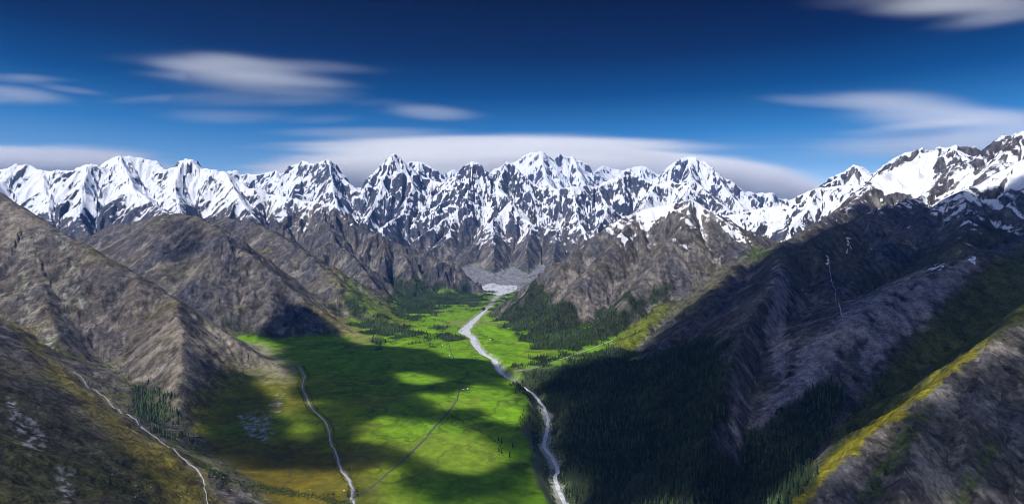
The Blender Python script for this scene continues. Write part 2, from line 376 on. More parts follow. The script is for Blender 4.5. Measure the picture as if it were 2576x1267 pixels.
# lookups
def gz(x, y):
    r = math.hypot(x, y); t = math.atan2(x, y)
    i = min(max(int(np.searchsorted(R, r))-1, 0), NR-2); fr = (r-R[i])/(R[i+1]-R[i])
    j = (t-TH[0])/dTH; j0 = min(max(int(j), 0), NT-2); ft = j-j0
    return float((Z[i, j0]*(1-ft)+Z[i, j0+1]*ft)*(1-fr)+(Z[i+1, j0]*(1-ft)+Z[i+1, j0+1]*ft)*fr)
def gzv(x, y):
    r = np.hypot(x, y); t = np.arctan2(x, y)
    i = np.clip(np.searchsorted(R, r)-1, 0, NR-2); fr = np.clip((r-R[i])/(R[i+1]-R[i]), 0, 1)
    j = np.clip((t-TH[0])/dTH, 0, NT-2); j0 = j.astype(int); ft = j-j0
    return (Z[i, j0]*(1-ft)+Z[i, j0+1]*ft)*(1-fr)+(Z[i+1, j0]*(1-ft)+Z[i+1, j0+1]*ft)*fr, i, j0
def hit(u, v):
    """where the survey bearing (u, v) meets the ground"""
    t = math.atan((u-U0)/FL); j = (t-TH[0])/dTH; j0 = min(max(int(j), 0), NT-2); ft = j-j0
    z = Z[:, j0]*(1-ft)+Z[:, j0+1]*ft
    ray = H+(V0-v)/FL*R*math.cos(t)
    d = z-ray; k = np.argmax(d > 0)
    if d[k] <= 0: return None
    if k == 0: r = R[0]
    else:
        f = d[k-1]/(d[k-1]-d[k]); r = R[k-1]+f*(R[k]-R[k-1])
    return np.array((r*math.sin(t), r*math.cos(t), H+(V0-v)/FL*r*math.cos(t)))
# ---------------------------------------------------------------- what grows and lies where (albedo only)
def mixc(c, col, m):
    m = m[..., None] if m.ndim == 2 else m
    return c*(1-m)+np.array(col, F4)*m
def pmask(poly, soft=14, regs=None, noise=0):
    d = np.full(UU.shape, -99., F4)
    us = [p[0] for p in poly]; vs = [p[1] for p in poly]
    sel = VISB & (UU > min(us)-40) & (UU < max(us)+40) & (VV > min(vs)-40) & (VV < max(vs)+40)
    if regs is not None: sel &= np.isin(REGf, [KEY[k] if k else 0 for k in regs])
    d[sel] = polydist(UU[sel], VV[sel], poly)
    return sstep(-soft, soft, d+noise)
E0 = (Z-H)/RR; VISB = E0 > np.maximum.accumulate(E0, axis=0)-110/RR
f1 = fbm(X, Y, 300., 4, 101); f2 = fbm(X, Y, 70., 3, 111); f3 = fbm(X, Y, 24., 3, 121); f4 = fbm(X, Y, 900., 3, 131)
FLOOR = (REGf == 0) | (ISFL > .5)
isfloor = sstep(.35, .65, 1-hh)
xrf = np.interp(Y.ravel(), RIVXY[:, 1], RIVXY[:, 0]).reshape(Y.shape)
isfloor = isfloor*(1-sstep(40, 110, X-xrf)*(1-sstep(3350, 3600, Y)))
en = ERO/(np.maximum(AMP, .2)*np.clip(np.where(Y > 6500, 70, 32), 1, 999))     # about -1..1, gullies negative
WARM = up(blur(prop('warm')[REG], 3)); WARM = WARM+sstep(1150, 500, Z)*.38*sstep(7500, 9000, Y); SNL = up(blur(np.minimum(prop('snow'), 4000)[REG], 3))

cool = np.array((.052, .062, .090), F4); brown = np.array((.128, .106, .080), F4)
w = np.clip(WARM+f1*.35, 0, 1)[..., None]
ALB = cool*(1-w)+brown*w
ALB = ALB*np.clip(1+.5*f2+.60*f3+.25*f1+.9*crag*cragm*sstep(20, 5, SP), .25, 2.6)[..., None]
dk = sstep(.12, .5, f1+.5*f2-.35*en)*sstep(.5, .9, SLP)
ALB = mixc(ALB, (.050, .048, .045), dk*.6)
# scree: pale debris in the gullies below the cliffs
NEARW = 1-sstep(4500, 8000, Y)
STW = 1-.7*np.isin(REGf, [KEY['left'], KEY['nearleft']])-.4*np.isin(REGf, [KEY['scree'], KEY['near']])
STK = STW*(S1*sstep(3000, 7000, Y)*.6+S2*.8+S3*(.7-.3*NEARW)+S4*.12*NEARW)          # negative in the runnels
scr = sstep(.25, .95, -STK*.95-en*.55+f1*.5+f2*.25+f3*.15)*sstep(.30, .5, SLP)*(1-isfloor)
ALB = ALB*(1+.38*STK*np.clip(1-scr, 0, 1)*(1-isfloor))[..., None]
ALB = mixc(ALB, (.33, .305, .275), scr*.72*WARM[...]/(WARM+.12))
# turf on the lower and gentler slopes
hfl = Z-FLf
turf = sstep(0, 1, .75-hfl/260.+f1*.8+f2*.4-np.maximum(SLP-.55, 0)*2)*np.clip(WARM*1.6, 0, 1)*(1-isfloor)
upper = sstep(.1, .8, f1+.5*f2+.3*en+.25-np.maximum(SLP-.6, 0)*2)*(Z < SNL-60)*np.clip(WARM*1.6, 0, 1)*(1-isfloor)
ALB = mixc(ALB, (.105, .098, .045), upper*.55)
ALB = mixc(ALB, (.085, .105, .022), turf*.75)

FALL = np.isin(REGf, [KEY['scree'], KEY['near'], KEY['rmain'], KEY['rhigh'], KEY['left'], KEY['spur'], KEY['rmid']])
XA = np.where(FALL, SCW, X); YA = np.where(FALL, DDf/2.4, Y)
def tex(lams, seed):
    t = np.zeros(X.shape, F4)
    for q, l in enumerate(lams):
        fd_ = np.clip(l/(1.9*SP)-.55, 0, 1)
        t += F4(1.15-.22*q)*par(lambda a, b: gnoise(a/F4(l)+q*5.1, b/F4(l)-q*3.7, seed+q)*F4(1.5), XA+f3*(l*.25), YA+f2*(l*.35))*fd_
    return t
TX = tex([150, 72, 34, 15], 231)*NEARW+tex([130, 64, 32], 241)*(1-NEARW)
patchy = sstep(-.5, .4, f1+.4)
nofl = 1-isfloor
ALB = mixc(ALB, (.044, .040, .031), sstep(.30, .50, TX+.25*f1)*.62*nofl*patchy)
ALB = mixc(ALB, (.235, .212, .182), sstep(.36, .58, -TX-.2*en+.15*f1-.1)*.60*nofl*np.clip(WARM*2.2, .12, 1))
sp1 = par(lambda a, b: gnoise(a/F4(9.), b/F4(9.), 201)+F4(.6)*gnoise(a/F4(4.3), b/F4(4.3), 202), X, Y)
spk = np.clip(9/(2.2*SP)-.4, 0, 1)*(1-isfloor)
ALB = mixc(ALB, (.030, .036, .018), sstep(.18, .42, sp1+.35*f1-.1)*spk*.75)
ALB = mixc(ALB, (.27, .25, .225), sstep(.38, .6, -sp1+.2*f1)*spk*.6)
# meadow
gr = np.array((.135, .275, .010), F4)
yel = sstep(2500, 2000, Y)*sstep(-250, -600, X)*.8+sstep(-250, -900, X)*sstep(3700, 2700, Y)*.5
yel = np.clip(yel+f1*.16+f4*.16-.03, 0, 1)
M = gr*(1-yel[..., None])+np.array((.135, .112, .010), F4)*yel[..., None]
M = M*(1+.22*f2+.18*f3+.2*f1)[..., None]
dry = sstep(.25, .7, f4+.5*f1)*sstep(4300, 5200, Y)
M = mixc(M, (.20, .18, .10), dry*.5)
TXM = tex([95, 46, 22, 11], 261)
M = M*np.clip(1+.30*TXM, .5, 1.6)[..., None]
chn = 1-np.abs(par(lambda a, b: gnoise(a/F4(260.), b/F4(420.), 281)+F4(.35)*gnoise(a/F4(70.), b/F4(70.), 282), X+f1*60, Y))
M = mixc(M, (.055, .075, .016), sstep(.955, .99, chn)*.55)
M = mixc(M, (.15, .16, .035), sstep(.12, .5, f1+.6*f4)*.35*sstep(5200, 3000, Y))
far = sstep(5200, 6500, Y)
M = mixc(M, (.10, .15, .03), far*.5)
ALB = ALB*(1-isfloor[..., None])+M*isfloor[..., None]
# gravel beside the river, gorge banks, moraine
rw = RDIST+f2*22+f3*12
grav = (1-sstep(14, 40+18*sstep(4300, 4700, Y), rw))*(Y < 7500)
ALB = mixc(ALB, (.36, .35, .33), grav*.85*isfloor)
bank = sstep(20, 40, rw)*(1-sstep(75, 100, rw))*(1-sstep(2600, 4000, Y))*sstep(.25, .5, SLP)
ALB = mixc(ALB, (.16, .15, .125), bank*.7)
mor = sstep(7350, 7500, Y+f2*60)*isfloor
ALB = ALB*(1-mor[..., None])+mor[..., None]*(np.array((.185, .188, .205), F4)*(1+.4*f2+.3*f3)[..., None])
# stripes of green slope
nz = f2*18+f3*12
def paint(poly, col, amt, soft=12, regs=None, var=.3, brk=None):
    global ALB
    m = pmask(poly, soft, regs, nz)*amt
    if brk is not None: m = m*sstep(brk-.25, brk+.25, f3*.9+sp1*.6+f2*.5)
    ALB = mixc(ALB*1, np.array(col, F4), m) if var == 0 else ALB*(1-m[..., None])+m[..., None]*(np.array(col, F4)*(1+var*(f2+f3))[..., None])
G1 = (.095, .14, .022); Y1 = (.20, .165, .03); OL = (.085, .085, .022)
paint([(862,690),(935,752),(1015,795),(1030,835),(965,825),(905,785),(872,745)], G1, .9, 10, ['green', 'darkleft', None])
paint([(800,660),(862,690),(880,740),(840,720)], (.14,.13,.05), .6, 14, ['green', 'darkleft'])
paint([(925,735),(985,770),(1050,820),(1020,825),(960,790)], (.13,.16,.03), .7, 10)
paint([(850,790),(900,830),(950,856),(900,862),(850,840),(790,770)], (.21,.18,.075), .9, 18, ['spur'])  # warm sunlight on the spur foot, lightened into its colour
paint([(1540,862),(1600,802),(1660,764),(1695,765),(1650,815),(1600,870),(1575,890)], (.12,.15,.016), .95, 10, ['rmain'])
paint([(1640,800),(1750,730),(1860,650),(1960,610),(1940,640),(1850,690),(1740,800)], (.085,.085,.04), .6, 20, ['rmain'])
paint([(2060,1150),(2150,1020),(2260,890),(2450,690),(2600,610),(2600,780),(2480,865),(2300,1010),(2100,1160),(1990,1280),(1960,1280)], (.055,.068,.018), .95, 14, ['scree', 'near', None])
paint([(1960,1280),(2060,1168),(2200,1062),(2330,962),(2440,880),(2480,855),(2484,866),(2410,926),(2308,1012),(2200,1092),(2110,1168),(2025,1280)], (.165,.15,.010), .92, 9, ['scree', 'near', None], .4)  # yellow grass crest, its sunlit tone painted into the colour
paint([(2150,1267),(2240,1120),(2330,1010),(2350,1020),(2270,1150),(2200,1290)], (.055,.085,.014), .8, 16, ['near'], .4, -.1)
paint([(2350,1290),(2420,1200),(2500,1120),(2500,1150),(2430,1290)], (.055,.085,.014), .8, 16, ['near'], .4, -.1)
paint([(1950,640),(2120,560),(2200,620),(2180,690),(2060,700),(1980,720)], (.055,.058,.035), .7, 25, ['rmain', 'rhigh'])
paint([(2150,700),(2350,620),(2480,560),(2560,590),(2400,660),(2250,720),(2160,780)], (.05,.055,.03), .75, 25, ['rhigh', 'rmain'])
paint([(1870,640),(1900,626),(1935,633),(1900,645)], (.07,.12,.02), .8, 5)
# near-left slopes: olive turf below, pale scree bands
paint([(-50,1300),(-50,900),(150,1000),(300,1100),(450,1180),(560,1300)], (.048,.05,.020), .6, 60, ['nearleft'])
paint([(0,1267),(0,1100),(120,1120),(260,1150),(430,1130),(520,1200),(520,1267)], OL, .55, 40, ['nearleft', None])
paint([(20,790),(140,905),(250,1000),(350,1080),(480,1180),(560,1267),(430,1267),(330,1150),(200,1010),(60,870)], (.125,.105,.018), .8, 26, ['nearleft', None])
paint([(470,1130),(480,1000),(560,930),(660,900),(745,930),(790,1010),(760,1100),(680,1190),(520,1190)], (.125,.125,.012), .85, 40, ['left', None])
paint([(600,820),(700,890),(745,930),(720,960),(640,940),(560,900),(500,860),(520,800)], (.27,.235,.175), .75, 26, ['left'])  # lit shoulder of the hill, its brightness painted as paler rock
paint([(430,800),(520,870),(480,960),(440,1060),(415,1010),(440,900)], (.235,.205,.165), .7, 20, ['left'])
paint([(0,480),(80,540),(60,640),(0,640)], (.23,.20,.165), .6, 30, ['left'])
for P_ in ([(66,690),(76,690),(74,800),(62,800)], [(158,700),(168,700),(172,830),(160,830)], [(85,800),(140,850),(135,870),(95,830)], [(60,580),(78,600),(60,690),(50,640)], [(112,850),(128,855),(130,920),(118,905)], [(148,580),(160,590),(215,760),(205,770)]):
    paint(P_, (.19,.20,.165), .75, 10, ['left'], .3, .05)
for P_ in ([(604,1040),(622,1058),(645,1040),(680,1052),(688,1075),(655,1105),(640,1108)], [(690,1015),(700,1005),(710,1012),(700,1022)], [(60,1060),(80,1055),(130,1110),(120,1130),(80,1120)], [(150,1190),(175,1180),(190,1267),(165,1267)], [(20,1000),(40,1030),(60,1090),(40,1080)]):
    paint(P_, (.30,.29,.295), .9, 12, None, .5, .05)
# purple scree on the shaded mountain, paler to stand in for partly lit faces
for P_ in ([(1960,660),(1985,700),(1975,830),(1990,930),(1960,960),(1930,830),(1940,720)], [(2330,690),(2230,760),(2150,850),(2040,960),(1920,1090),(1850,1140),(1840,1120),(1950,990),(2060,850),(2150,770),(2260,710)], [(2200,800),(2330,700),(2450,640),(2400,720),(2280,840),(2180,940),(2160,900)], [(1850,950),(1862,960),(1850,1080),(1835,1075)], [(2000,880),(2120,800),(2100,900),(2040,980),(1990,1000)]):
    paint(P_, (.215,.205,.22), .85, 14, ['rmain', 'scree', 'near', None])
for P_ in ([(1480,760),(1510,740),(1500,800),(1480,810)], [(1560,730),(1580,720),(1570,800),(1550,800)], [(1640,690),(1655,690),(1640,760),(1628,760)], [(1380,760),(1420,730),(1400,775)]):
    paint(P_, (.22,.20,.18), .6, 10, ['rmid'])
STREAMS = [[(185,935),(215,962),(250,990),(300,1030),(350,1068),(400,1105),(440,1130),(490,1175),(512,1205)],
 [(752,920),(766,945),(760,972),(772,1000),(787,1030),(815,1055),(828,1080),(832,1110),(845,1140),(853,1170),(870,1195),(886,1225),(887,1250),(890,1285)],
 [(1542,853),(1500,871),(1465,884),(1420,900),(1372,917),(1330,928),(1292,936)]]
for L_ in STREAMS:
    Q_ = [hit(u, v) for u, v in L_]; Q_ = [(q[0], q[1]) for q in Q_ if q is not None]
    bx = (X > min(q[0] for q in Q_)-60) & (X < max(q[0] for q in Q_)+60) & (Y > min(q[1] for q in Q_)-60) & (Y < max(q[1] for q in Q_)+60)
    d_ = np.full(X.shape, 999., F4); d_[bx] = dist_poly(X[bx], Y[bx], Q_)[0]
    m = sstep(9, 3, d_+f3*6+f2*5)*.7
    ALB = ALB*(1-m[..., None])+m[..., None]*(np.array((.26, .25, .235), F4)*(1+.6*f3)[..., None])
# forest floor
FOREST = {
 'rslope': [(1296,975),(1330,942),(1420,908),(1530,878),(1570,878),(1600,905),(1680,880),(1780,845),(1835,860),(1825,900),(1835,960),(1815,1040),(1805,1120),(1840,1160),(1820,1230),(1960,1300),(1428,1300),(1412,1220),(1398,1150),(1385,1060),(1365,1015)],
 'gully': [(1840,1150),(1960,1020),(2060,965),(2115,1000),(2085,1100),(2020,1220),(1940,1300),(1760,1300)],
 'rfoot': [(1243,782),(1290,752),(1345,715),(1400,760),(1460,800),(1490,800),(1560,770),(1620,735),(1690,715),(1660,765),(1600,815),(1535,858),(1410,890),(1335,872),(1292,832),(1265,812)],
 'lfoot': [(985,700),(1040,700),(1100,715),(1150,730),(1190,735),(1240,755),(1200,762),(1100,772),(1055,800),(1010,800),(990,760)],
 'fan': [(858,735),(900,772),(955,805),(1012,832),(990,846),(945,852),(900,820),(868,785)],
 'rowa': [(940,838),(1000,826),(1060,834),(1150,846),(1150,853),(1060,845),(985,848)],
 'rowb': [(1290,928),(1360,902),(1430,880),(1440,890),(1380,915),(1310,940)],
 'shade': [(530,765),(600,790),(650,815),(680,840),(640,845),(580,815)],
 'grove': [(330,985),(400,960),(430,1000),(462,1095),(400,1085),(325,1025)],
 'gorge': [(1310,1000),(1340,1010),(1375,1060),(1378,1110),(1350,1120),(1320,1075)],
}
FN = fbm(X, Y, 160., 3, 151)
FM = np.zeros(X.shape, F4)
for k_, P_ in FOREST.items():
    FM = np.maximum(FM, pmask(P_, 16, None, FN*42+f3*8)*(.55 if k_ in ('shade', 'gorge') else .72 if k_ == 'grove' else 1))
ALB = mixc(ALB, (.020, .030, .016), FM*.9)
# snow
snl = SNL+f4*90
HIW = 1-.45*sstep(150, 900, Z-snl)
sn = np.clip((Z-snl)/560., -2.2, .62)-np.maximum(SLP-.95, 0)*(1.1-.45*(REGf == KEY['leftsnow']))-HIW*(en*.24+STK*.62)+f2*.14+f1*.22+f3*.16-crag*.25-.06*(REGf == KEY['leftsnow'])
RG = (REGf == KEY['rmain']) | (REGf == KEY['rhigh'])
sn -= .20*RG+.25*np.maximum(STK, 0)*RG
sn = np.where(FLOOR & (Z < 1200), -2, sn)
ICE = pmask([(2185,455),(2245,425),(2340,384),(2362,375),(2350,420),(2345,470),(2310,500),(2260,480),(2225,490)], 8, ['rmain'], nz*.3)
sn = np.maximum(sn, ICE*2-1)
def snowpatch(poly, soft=4, amt=1.4):
    global sn
    m = pmask(poly, soft, None, nz*.9); sn = np.maximum(sn, m*amt-.95+f3*.5+f2*.3-STK*.25)
for P_ in ([(1610,520),(1640,508),(1705,504),(1690,530),(1650,560),(1615,572)], [(1800,535),(1830,560),(1870,590),(1880,610),(1850,600),(1830,590)], [(1850,545),(1960,515),(1990,520),(1960,560),(1900,570)],
           [(2335,672),(2375,668),(2370,676),(2340,680)], [(2440,652),(2455,645),(2450,655)], [(1560,600),(1590,595),(1570,610)], [(2060,648),(2085,650),(2080,658)],
           [(2130,600),(2138,600),(2132,640),(2126,640)]):
    snowpatch(P_)
sn = np.where(REGf == KEY['left'], -2, sn).astype(F4)
sn = np.where(REGf == KEY['near'], -2, sn).astype(F4)
ALB = np.clip(ALB, .012, .7).astype(F4)
log('albedo')

# ---------------------------------------------------------------- materials
def newmat(name):
    m = bpy.data.materials.new(name); m.use_nodes = True
    nt = m.node_tree; nt.nodes.clear()
    return m, nt
class N:
    def __init__(s, nt): s.nt = nt
    def __call__(s, kind, ins=None, **kw):
        n = s.nt.nodes.new(kind)
        for k, v in kw.items(): setattr(n, k, v)
        for k, v in (ins or {}).items():
            if isinstance(v, tuple) and len(v) == 2 and hasattr(v[0], 'outputs'): s.nt.links.new(v[0].outputs[v[1]], n.inputs[k])
            elif hasattr(v, 'outputs'): s.nt.links.new(v.outputs[0], n.inputs[k])
            else: n.inputs[k].default_value = v
        return n
def terrain_mat():
    m, nt = newmat('mountain ground'); n = N(nt)
    at = n('ShaderNodeAttribute', attribute_name='albedo')
    pos = n('ShaderNodeNewGeometry')
    def noise(scale, det=4, rough=.6):
        return n('ShaderNodeTexNoise', {'Vector': (pos, 'Position'), 'Scale': scale, 'Detail': float(det), 'Roughness': rough})
    na = noise(1/45., 5, .62); nb = noise(1/9., 4, .65)
    s = n('ShaderNodeMath', {0: (na, 0), 1: (nb, 0)}, operation='ADD')
    va = n('ShaderNodeMapRange', {'Value': s, 'From Min': .76, 'From Max': 1.24, 'To Min': .38, 'To Max': 1.68})
    rock = n('ShaderNodeVectorMath', {0: (at, 'Color')}, operation='SCALE'); nt.links.new(va.outputs[0], rock.inputs['Scale'])
    # snow cover with a ragged edge
    j = n('ShaderNodeMath', {0: s, 1: -1.0}, operation='ADD')
    j2 = n('ShaderNodeMath', {0: j, 1: .75, 2: (at, 'Alpha')}, operation='MULTIPLY_ADD')
    sm = n('ShaderNodeMapRange', {'Value': j2, 'From Min': -.15, 'From Max': .13}, interpolation_type='SMOOTHSTEP')
    mix = n('ShaderNodeMix', {'Factor': sm, 'A': rock, 'B': (.73, .76, .82, 1)}, data_type='RGBA')
    for i_ in mix.inputs:
        pass
    nt.links.new(rock.outputs[0], mix.inputs[6]); mix.inputs[7].default_value = (.73, .76, .82, 1)
    bd = n('ShaderNodeMapRange', {'Value': sm, 'To Min': 1.0, 'To Max': .25})
    bh = n('ShaderNodeMath', {0: (na, 0), 1: 14.0}, operation='MULTIPLY')
    bh2 = n('ShaderNodeMath', {0: (nb, 0), 1: 2.6, 2: bh}, operation='MULTIPLY_ADD')
    bmp = n('ShaderNodeBump', {'Strength': bd, 'Distance': 1.0, 'Height': bh2})
    rg_ = n('ShaderNodeMapRange', {'Value': sm, 'To Min': .95, 'To Max': .6})
    p = n('ShaderNodeBsdfPrincipled', {'Base Color': (mix, 2), 'Roughness': rg_, 'Normal': bmp, 'Specular IOR Level': .08})
    o = n('ShaderNodeOutputMaterial', {'Surface': p})
    return m
def meadow_mat():
    m, nt = newmat('meadow ground'); n = N(nt)
    at = n('ShaderNodeAttribute', attribute_name='albedo')
    pos = n('ShaderNodeNewGeometry')
    na = n('ShaderNodeTexNoise', {'Vector': (pos, 'Position'), 'Scale': 1/38., 'Detail': 5., 'Roughness': .6})
    nb = n('ShaderNodeTexNoise', {'Vector': (pos, 'Position'), 'Scale': 1/5., 'Detail': 4., 'Roughness': .65})
    s = n('ShaderNodeMath', {0: (na, 0), 1: (nb, 0)}, operation='ADD')
    va = n('ShaderNodeMapRange', {'Value': s, 'From Min': .65, 'From Max': 1.35, 'To Min': .7, 'To Max': 1.3})
    rock = n('ShaderNodeVectorMath', {0: (at, 'Color')}, operation='SCALE'); nt.links.new(va.outputs[0], rock.inputs['Scale'])
    bh = n('ShaderNodeMath', {0: (na, 0), 1: 2.5}, operation='MULTIPLY')
    bh2 = n('ShaderNodeMath', {0: (nb, 0), 1: .8, 2: bh}, operation='MULTIPLY_ADD')
    bmp = n('ShaderNodeBump', {'Strength': .8, 'Distance': 1.0, 'Height': bh2})
    p = n('ShaderNodeBsdfPrincipled', {'Base Color': rock, 'Roughness': .95, 'Normal': bmp, 'Specular IOR Level': .05})
    n('ShaderNodeOutputMaterial', {'Surface': p})
    return m
def plain_mat(name, col, rough=.9, var=.25, scale=1.0, spec=.1, col2=None):
    m, nt = newmat(name); n = N(nt)
    pos = n('ShaderNodeNewGeometry')
    na = n('ShaderNodeTexNoise', {'Vector': (pos, 'Position'), 'Scale': scale, 'Detail': 4., 'Roughness': .6})
    r = n('ShaderNodeValToRGB', {'Fac': (na, 0)})
    c2 = col2 or [c*(1-2*var) for c in col]
    r.color_ramp.elements[0].position = .36; r.color_ramp.elements[1].position = .64
    r.color_ramp.elements[0].color = (*c2, 1); r.color_ramp.elements[1].color = (*col, 1)
    p = n('ShaderNodeBsdfPrincipled', {'Base Color': r, 'Roughness': rough, 'Specular IOR Level': spec})
    n('ShaderNodeOutputMaterial', {'Surface': p})
    return m
MT = terrain_mat(); MM = meadow_mat()

def mesh_from(name, co, faces, mats, smooth=True, attr=None):
    me = bpy.data.meshes.new(name)
    k = faces.shape[1]
    me.vertices.add(len(co)); me.vertices.foreach_set('co', np.ascontiguousarray(co, F4).ravel())
    me.loops.add(faces.size); me.loops.foreach_set('vertex_index', np.ascontiguousarray(faces, np.int32).ravel())
    me.polygons.add(len(faces)); me.polygons.foreach_set('loop_start', np.arange(0, faces.size, k, dtype=np.int32))
    if smooth: me.polygons.foreach_set('use_smooth', np.ones(len(faces), bool))
    me.update(calc_edges=True)
    if attr is not None:
        a = me.attributes.new('albedo', 'FLOAT_COLOR', 'POINT'); a.data.foreach_set('color', np.ascontiguousarray(attr, F4).ravel())
    for m in (mats if isinstance(mats, (list, tuple)) else [mats]): me.materials.append(m)
    return me
def obj(name, me, parent=None, kind=None, label=None, cat=None, group=None, loc=None):
    o = bpy.data.objects.new(name, me); COL.objects.link(o)
    if parent: o.parent = parent
    if loc is not None: o.location = loc
    if kind: o['kind'] = kind
    if label: o['label'] = label
    if cat: o['category'] = cat
    if group: o['group'] = group
    return o

# ---------------------------------------------------------------- split the sheet: one mesh per landform, sharing their borders
cellreg = REGf[:-1, :-1].copy()
flc = (hh[:-1, :-1] < .5)
cellreg[flc] = 0
xr_ = np.interp(Y[:-1, :-1].ravel(), RIVXY[:, 1], RIVXY[:, 0]).reshape(cellreg.shape)
cellreg[flc & (X[:-1, :-1] > xr_+70) & (Y[:-1, :-1] < 3500)] = KEY['rmain']
glac = flc & (Y[:-1, :-1] > 7450)
cellreg[glac] = 99
IDX = np.arange(NR*NT, dtype=np.int32).reshape(NR, NT)
QA = np.stack([IDX[:-1, :-1], IDX[:-1, 1:], IDX[1:, 1:], IDX[1:, :-1]], -1)
XYZ = np.stack([X, Y, Z], -1).reshape(-1, 3)
ALBS = np.concatenate([ALB, sn[..., None]], -1).reshape(-1, 4)
def patch(code, name, label, cat, mat):
    f = QA[cellreg == code]
    if not len(f): return
    used = np.zeros(NR*NT, bool); used[f.ravel()] = True
    ids = np.flatnonzero(used); remap = np.zeros(NR*NT, np.int32); remap[ids] = np.arange(len(ids))
    me = mesh_from(name, XYZ[ids], remap[f], mat, True, ALBS[ids])
    return obj(name, me, None, 'structure', label, cat)
patch(0, 'meadow', 'flat green valley meadow crossed by a pale river', 'meadow', MM)
patch(99, 'glacier', 'grey rubble-covered glacier tongue at the head of the valley', 'glacier', MT)
for i_, m_ in enumerate(MTN):
    patch(i_+1, 'mountain', m_['lab'], 'mountain', MT)
log('terrain meshes')
# ---------------------------------------------------------------- water and track laid on the ground
def smooth_line(pts, step):
    P = np.array(pts, float); out = []
    for i in range(len(P)-1):
        p0, p1, p2, p3 = P[max(i-1, 0)], P[i], P[i+1], P[min(i+2, len(P)-1)]
        n_ = max(2, int(np.hypot(*(p2-p1)[:2])/step))
        for t in np.arange(n_)/n_:
            out.append(.5*((2*p1)+(-p0+p2)*t+(2*p0-5*p1+4*p2-p3)*t*t+(-p0+3*p1-3*p2+p3)*t**3))
    out.append(P[-1]); return np.array(out)
def ribbon(name, pts, mat, label, cat, lift=1.4, step=9., rag=.35, across=6, wob=0., kind='structure'):
    """pts: (x, y, width) ; lies on the ground"""
    L = smooth_line(pts, step); c = L[:, :2]; w_ = L[:, 2]
    tg = np.gradient(c, axis=0); tg /= np.linalg.norm(tg, axis=1)[:, None]+1e-9; nr = np.stack([-tg[:, 1], tg[:, 0]], 1)
    s = np.cumsum(np.r_[0, np.hypot(*np.diff(c, axis=0).T)])
    f = lambda k, lam: gnoise((s/lam).astype(F4), np.full(len(s), k*3.3, F4), 77+k)
    if wob: c = c+nr*(f(5, 45.)*wob+f(6, 18.)*wob*.4)[:, None]
    wl = w_*.5*(1+rag*(f(1, 40.)*2+f(2, 14.)*1.3)); wr = w_*.5*(1+rag*(f(3, 40.)*2+f(4, 14.)*1.3))
    t = np.linspace(0, 1, across+1)
    off = -wl[:, None]*(1-t)+wr[:, None]*t
    x = c[:, 0:1]+nr[:, 0:1]*off; y = c[:, 1:2]+nr[:, 1:2]*off
    z = gzv(x.ravel(), y.ravel())[0].reshape(x.shape)
    e = np.abs(t*2-1)[None]
    z = z+lift-(e > .99)*lift*.8
    n0, n1 = x.shape; ID = np.arange(n0*n1).reshape(n0, n1)
    q = np.stack([ID[:-1, :-1], ID[:-1, 1:], ID[1:, 1:], ID[1:, :-1]], -1).reshape(-1, 4)[:, ::-1]
    me = mesh_from(name, np.stack([x, y, z], -1).reshape(-1, 3), q, mat)
    return obj(name, me, None, kind, label, cat), L
def water_mat(name, a, b, scale, thr=(.42, .6), rough=.35):
    m, nt = newmat(name); n = N(nt)
    pos = n('ShaderNodeNewGeometry')
    na = n('ShaderNodeTexNoise', {'Vector': (pos, 'Position'), 'Scale': scale, 'Detail': 5., 'Roughness': .7, 'Distortion': .8})
    r = n('ShaderNodeValToRGB', {'Fac': (na, 0)}); e = r.color_ramp.elements
    e[0].position, e[1].position = thr; e[0].color = (*a, 1); e[1].color = (*b, 1)
    bm = n('ShaderNodeBump', {'Strength': .5, 'Distance': .6, 'Height': (na, 0)})
    p = n('ShaderNodeBsdfPrincipled', {'Base Color': r, 'Roughness': rough, 'Normal': bm, 'Specular IOR Level': .3})
    n('ShaderNodeOutputMaterial', {'Surface': p}); return m
WM = water_mat('milky glacier water', (.46, .48, .50), (.72, .74, .77), 1/22.)
FOAM = water_mat('foaming stream', (.24, .25, .26), (.62, .64, .67), 1/6.)
STONY = water_mat('stony stream', (.24, .25, .26), (.62, .63, .66), 1/6., (.4, .62))
SIDE_STONE = water_mat('side stream stones', (.17, .175, .18), (.42, .43, .45), 1/6., (.4, .65))
RW = [18,16,15,15,14,14,14,15,15,14,15,16,22,26,30,40,46,44,84,58,34,14]
def riv_line():
    pts = [(p[0], p[1], w_) for p, w_ in zip(RIV[:-2], RW)]
    return pts
river, RIVL = ribbon('river', riv_line(), WM, 'pale milky river winding down the middle of the green valley', 'river', 1.2, 12., .3, 10, 8)
def uvline(uv, wd):
    out = []
    for i, (u, v) in enumerate(uv):
        h = hit(u, v)
        if h is None: continue
        wi = wd if np.isscalar(wd) else np.interp(i/(len(uv)-1), np.linspace(0, 1, len(wd)), wd)
        out.append((h[0], h[1], wi))
    return out
S1UV = [(185,935),(215,962),(250,990),(300,1030),(350,1068),(400,1105),(440,1130),(490,1175),(512,1205),(517,1235),(522,1275)]
ribbon('stream', uvline(S1UV, [1.2,2.4,3.4,4,3]), FOAM, 'white stream tumbling down the gully beneath the brown rocky hill', 'stream', 1.6, 6, .4, 4, 6)
S2UV = [(752,920),(766,945),(760,972),(772,1000),(787,1030),(815,1055),(828,1080),(832,1110),(845,1140),(853,1170),(870,1195),(886,1225),(887,1250),(890,1285)]
_, S2L = ribbon('stream', uvline(S2UV, [2.5,3,4,5,6,8,11]), STONY, 'grey stony stream crossing the shaded side of the meadow', 'stream', 1.6, 6, .4, 5, 8)
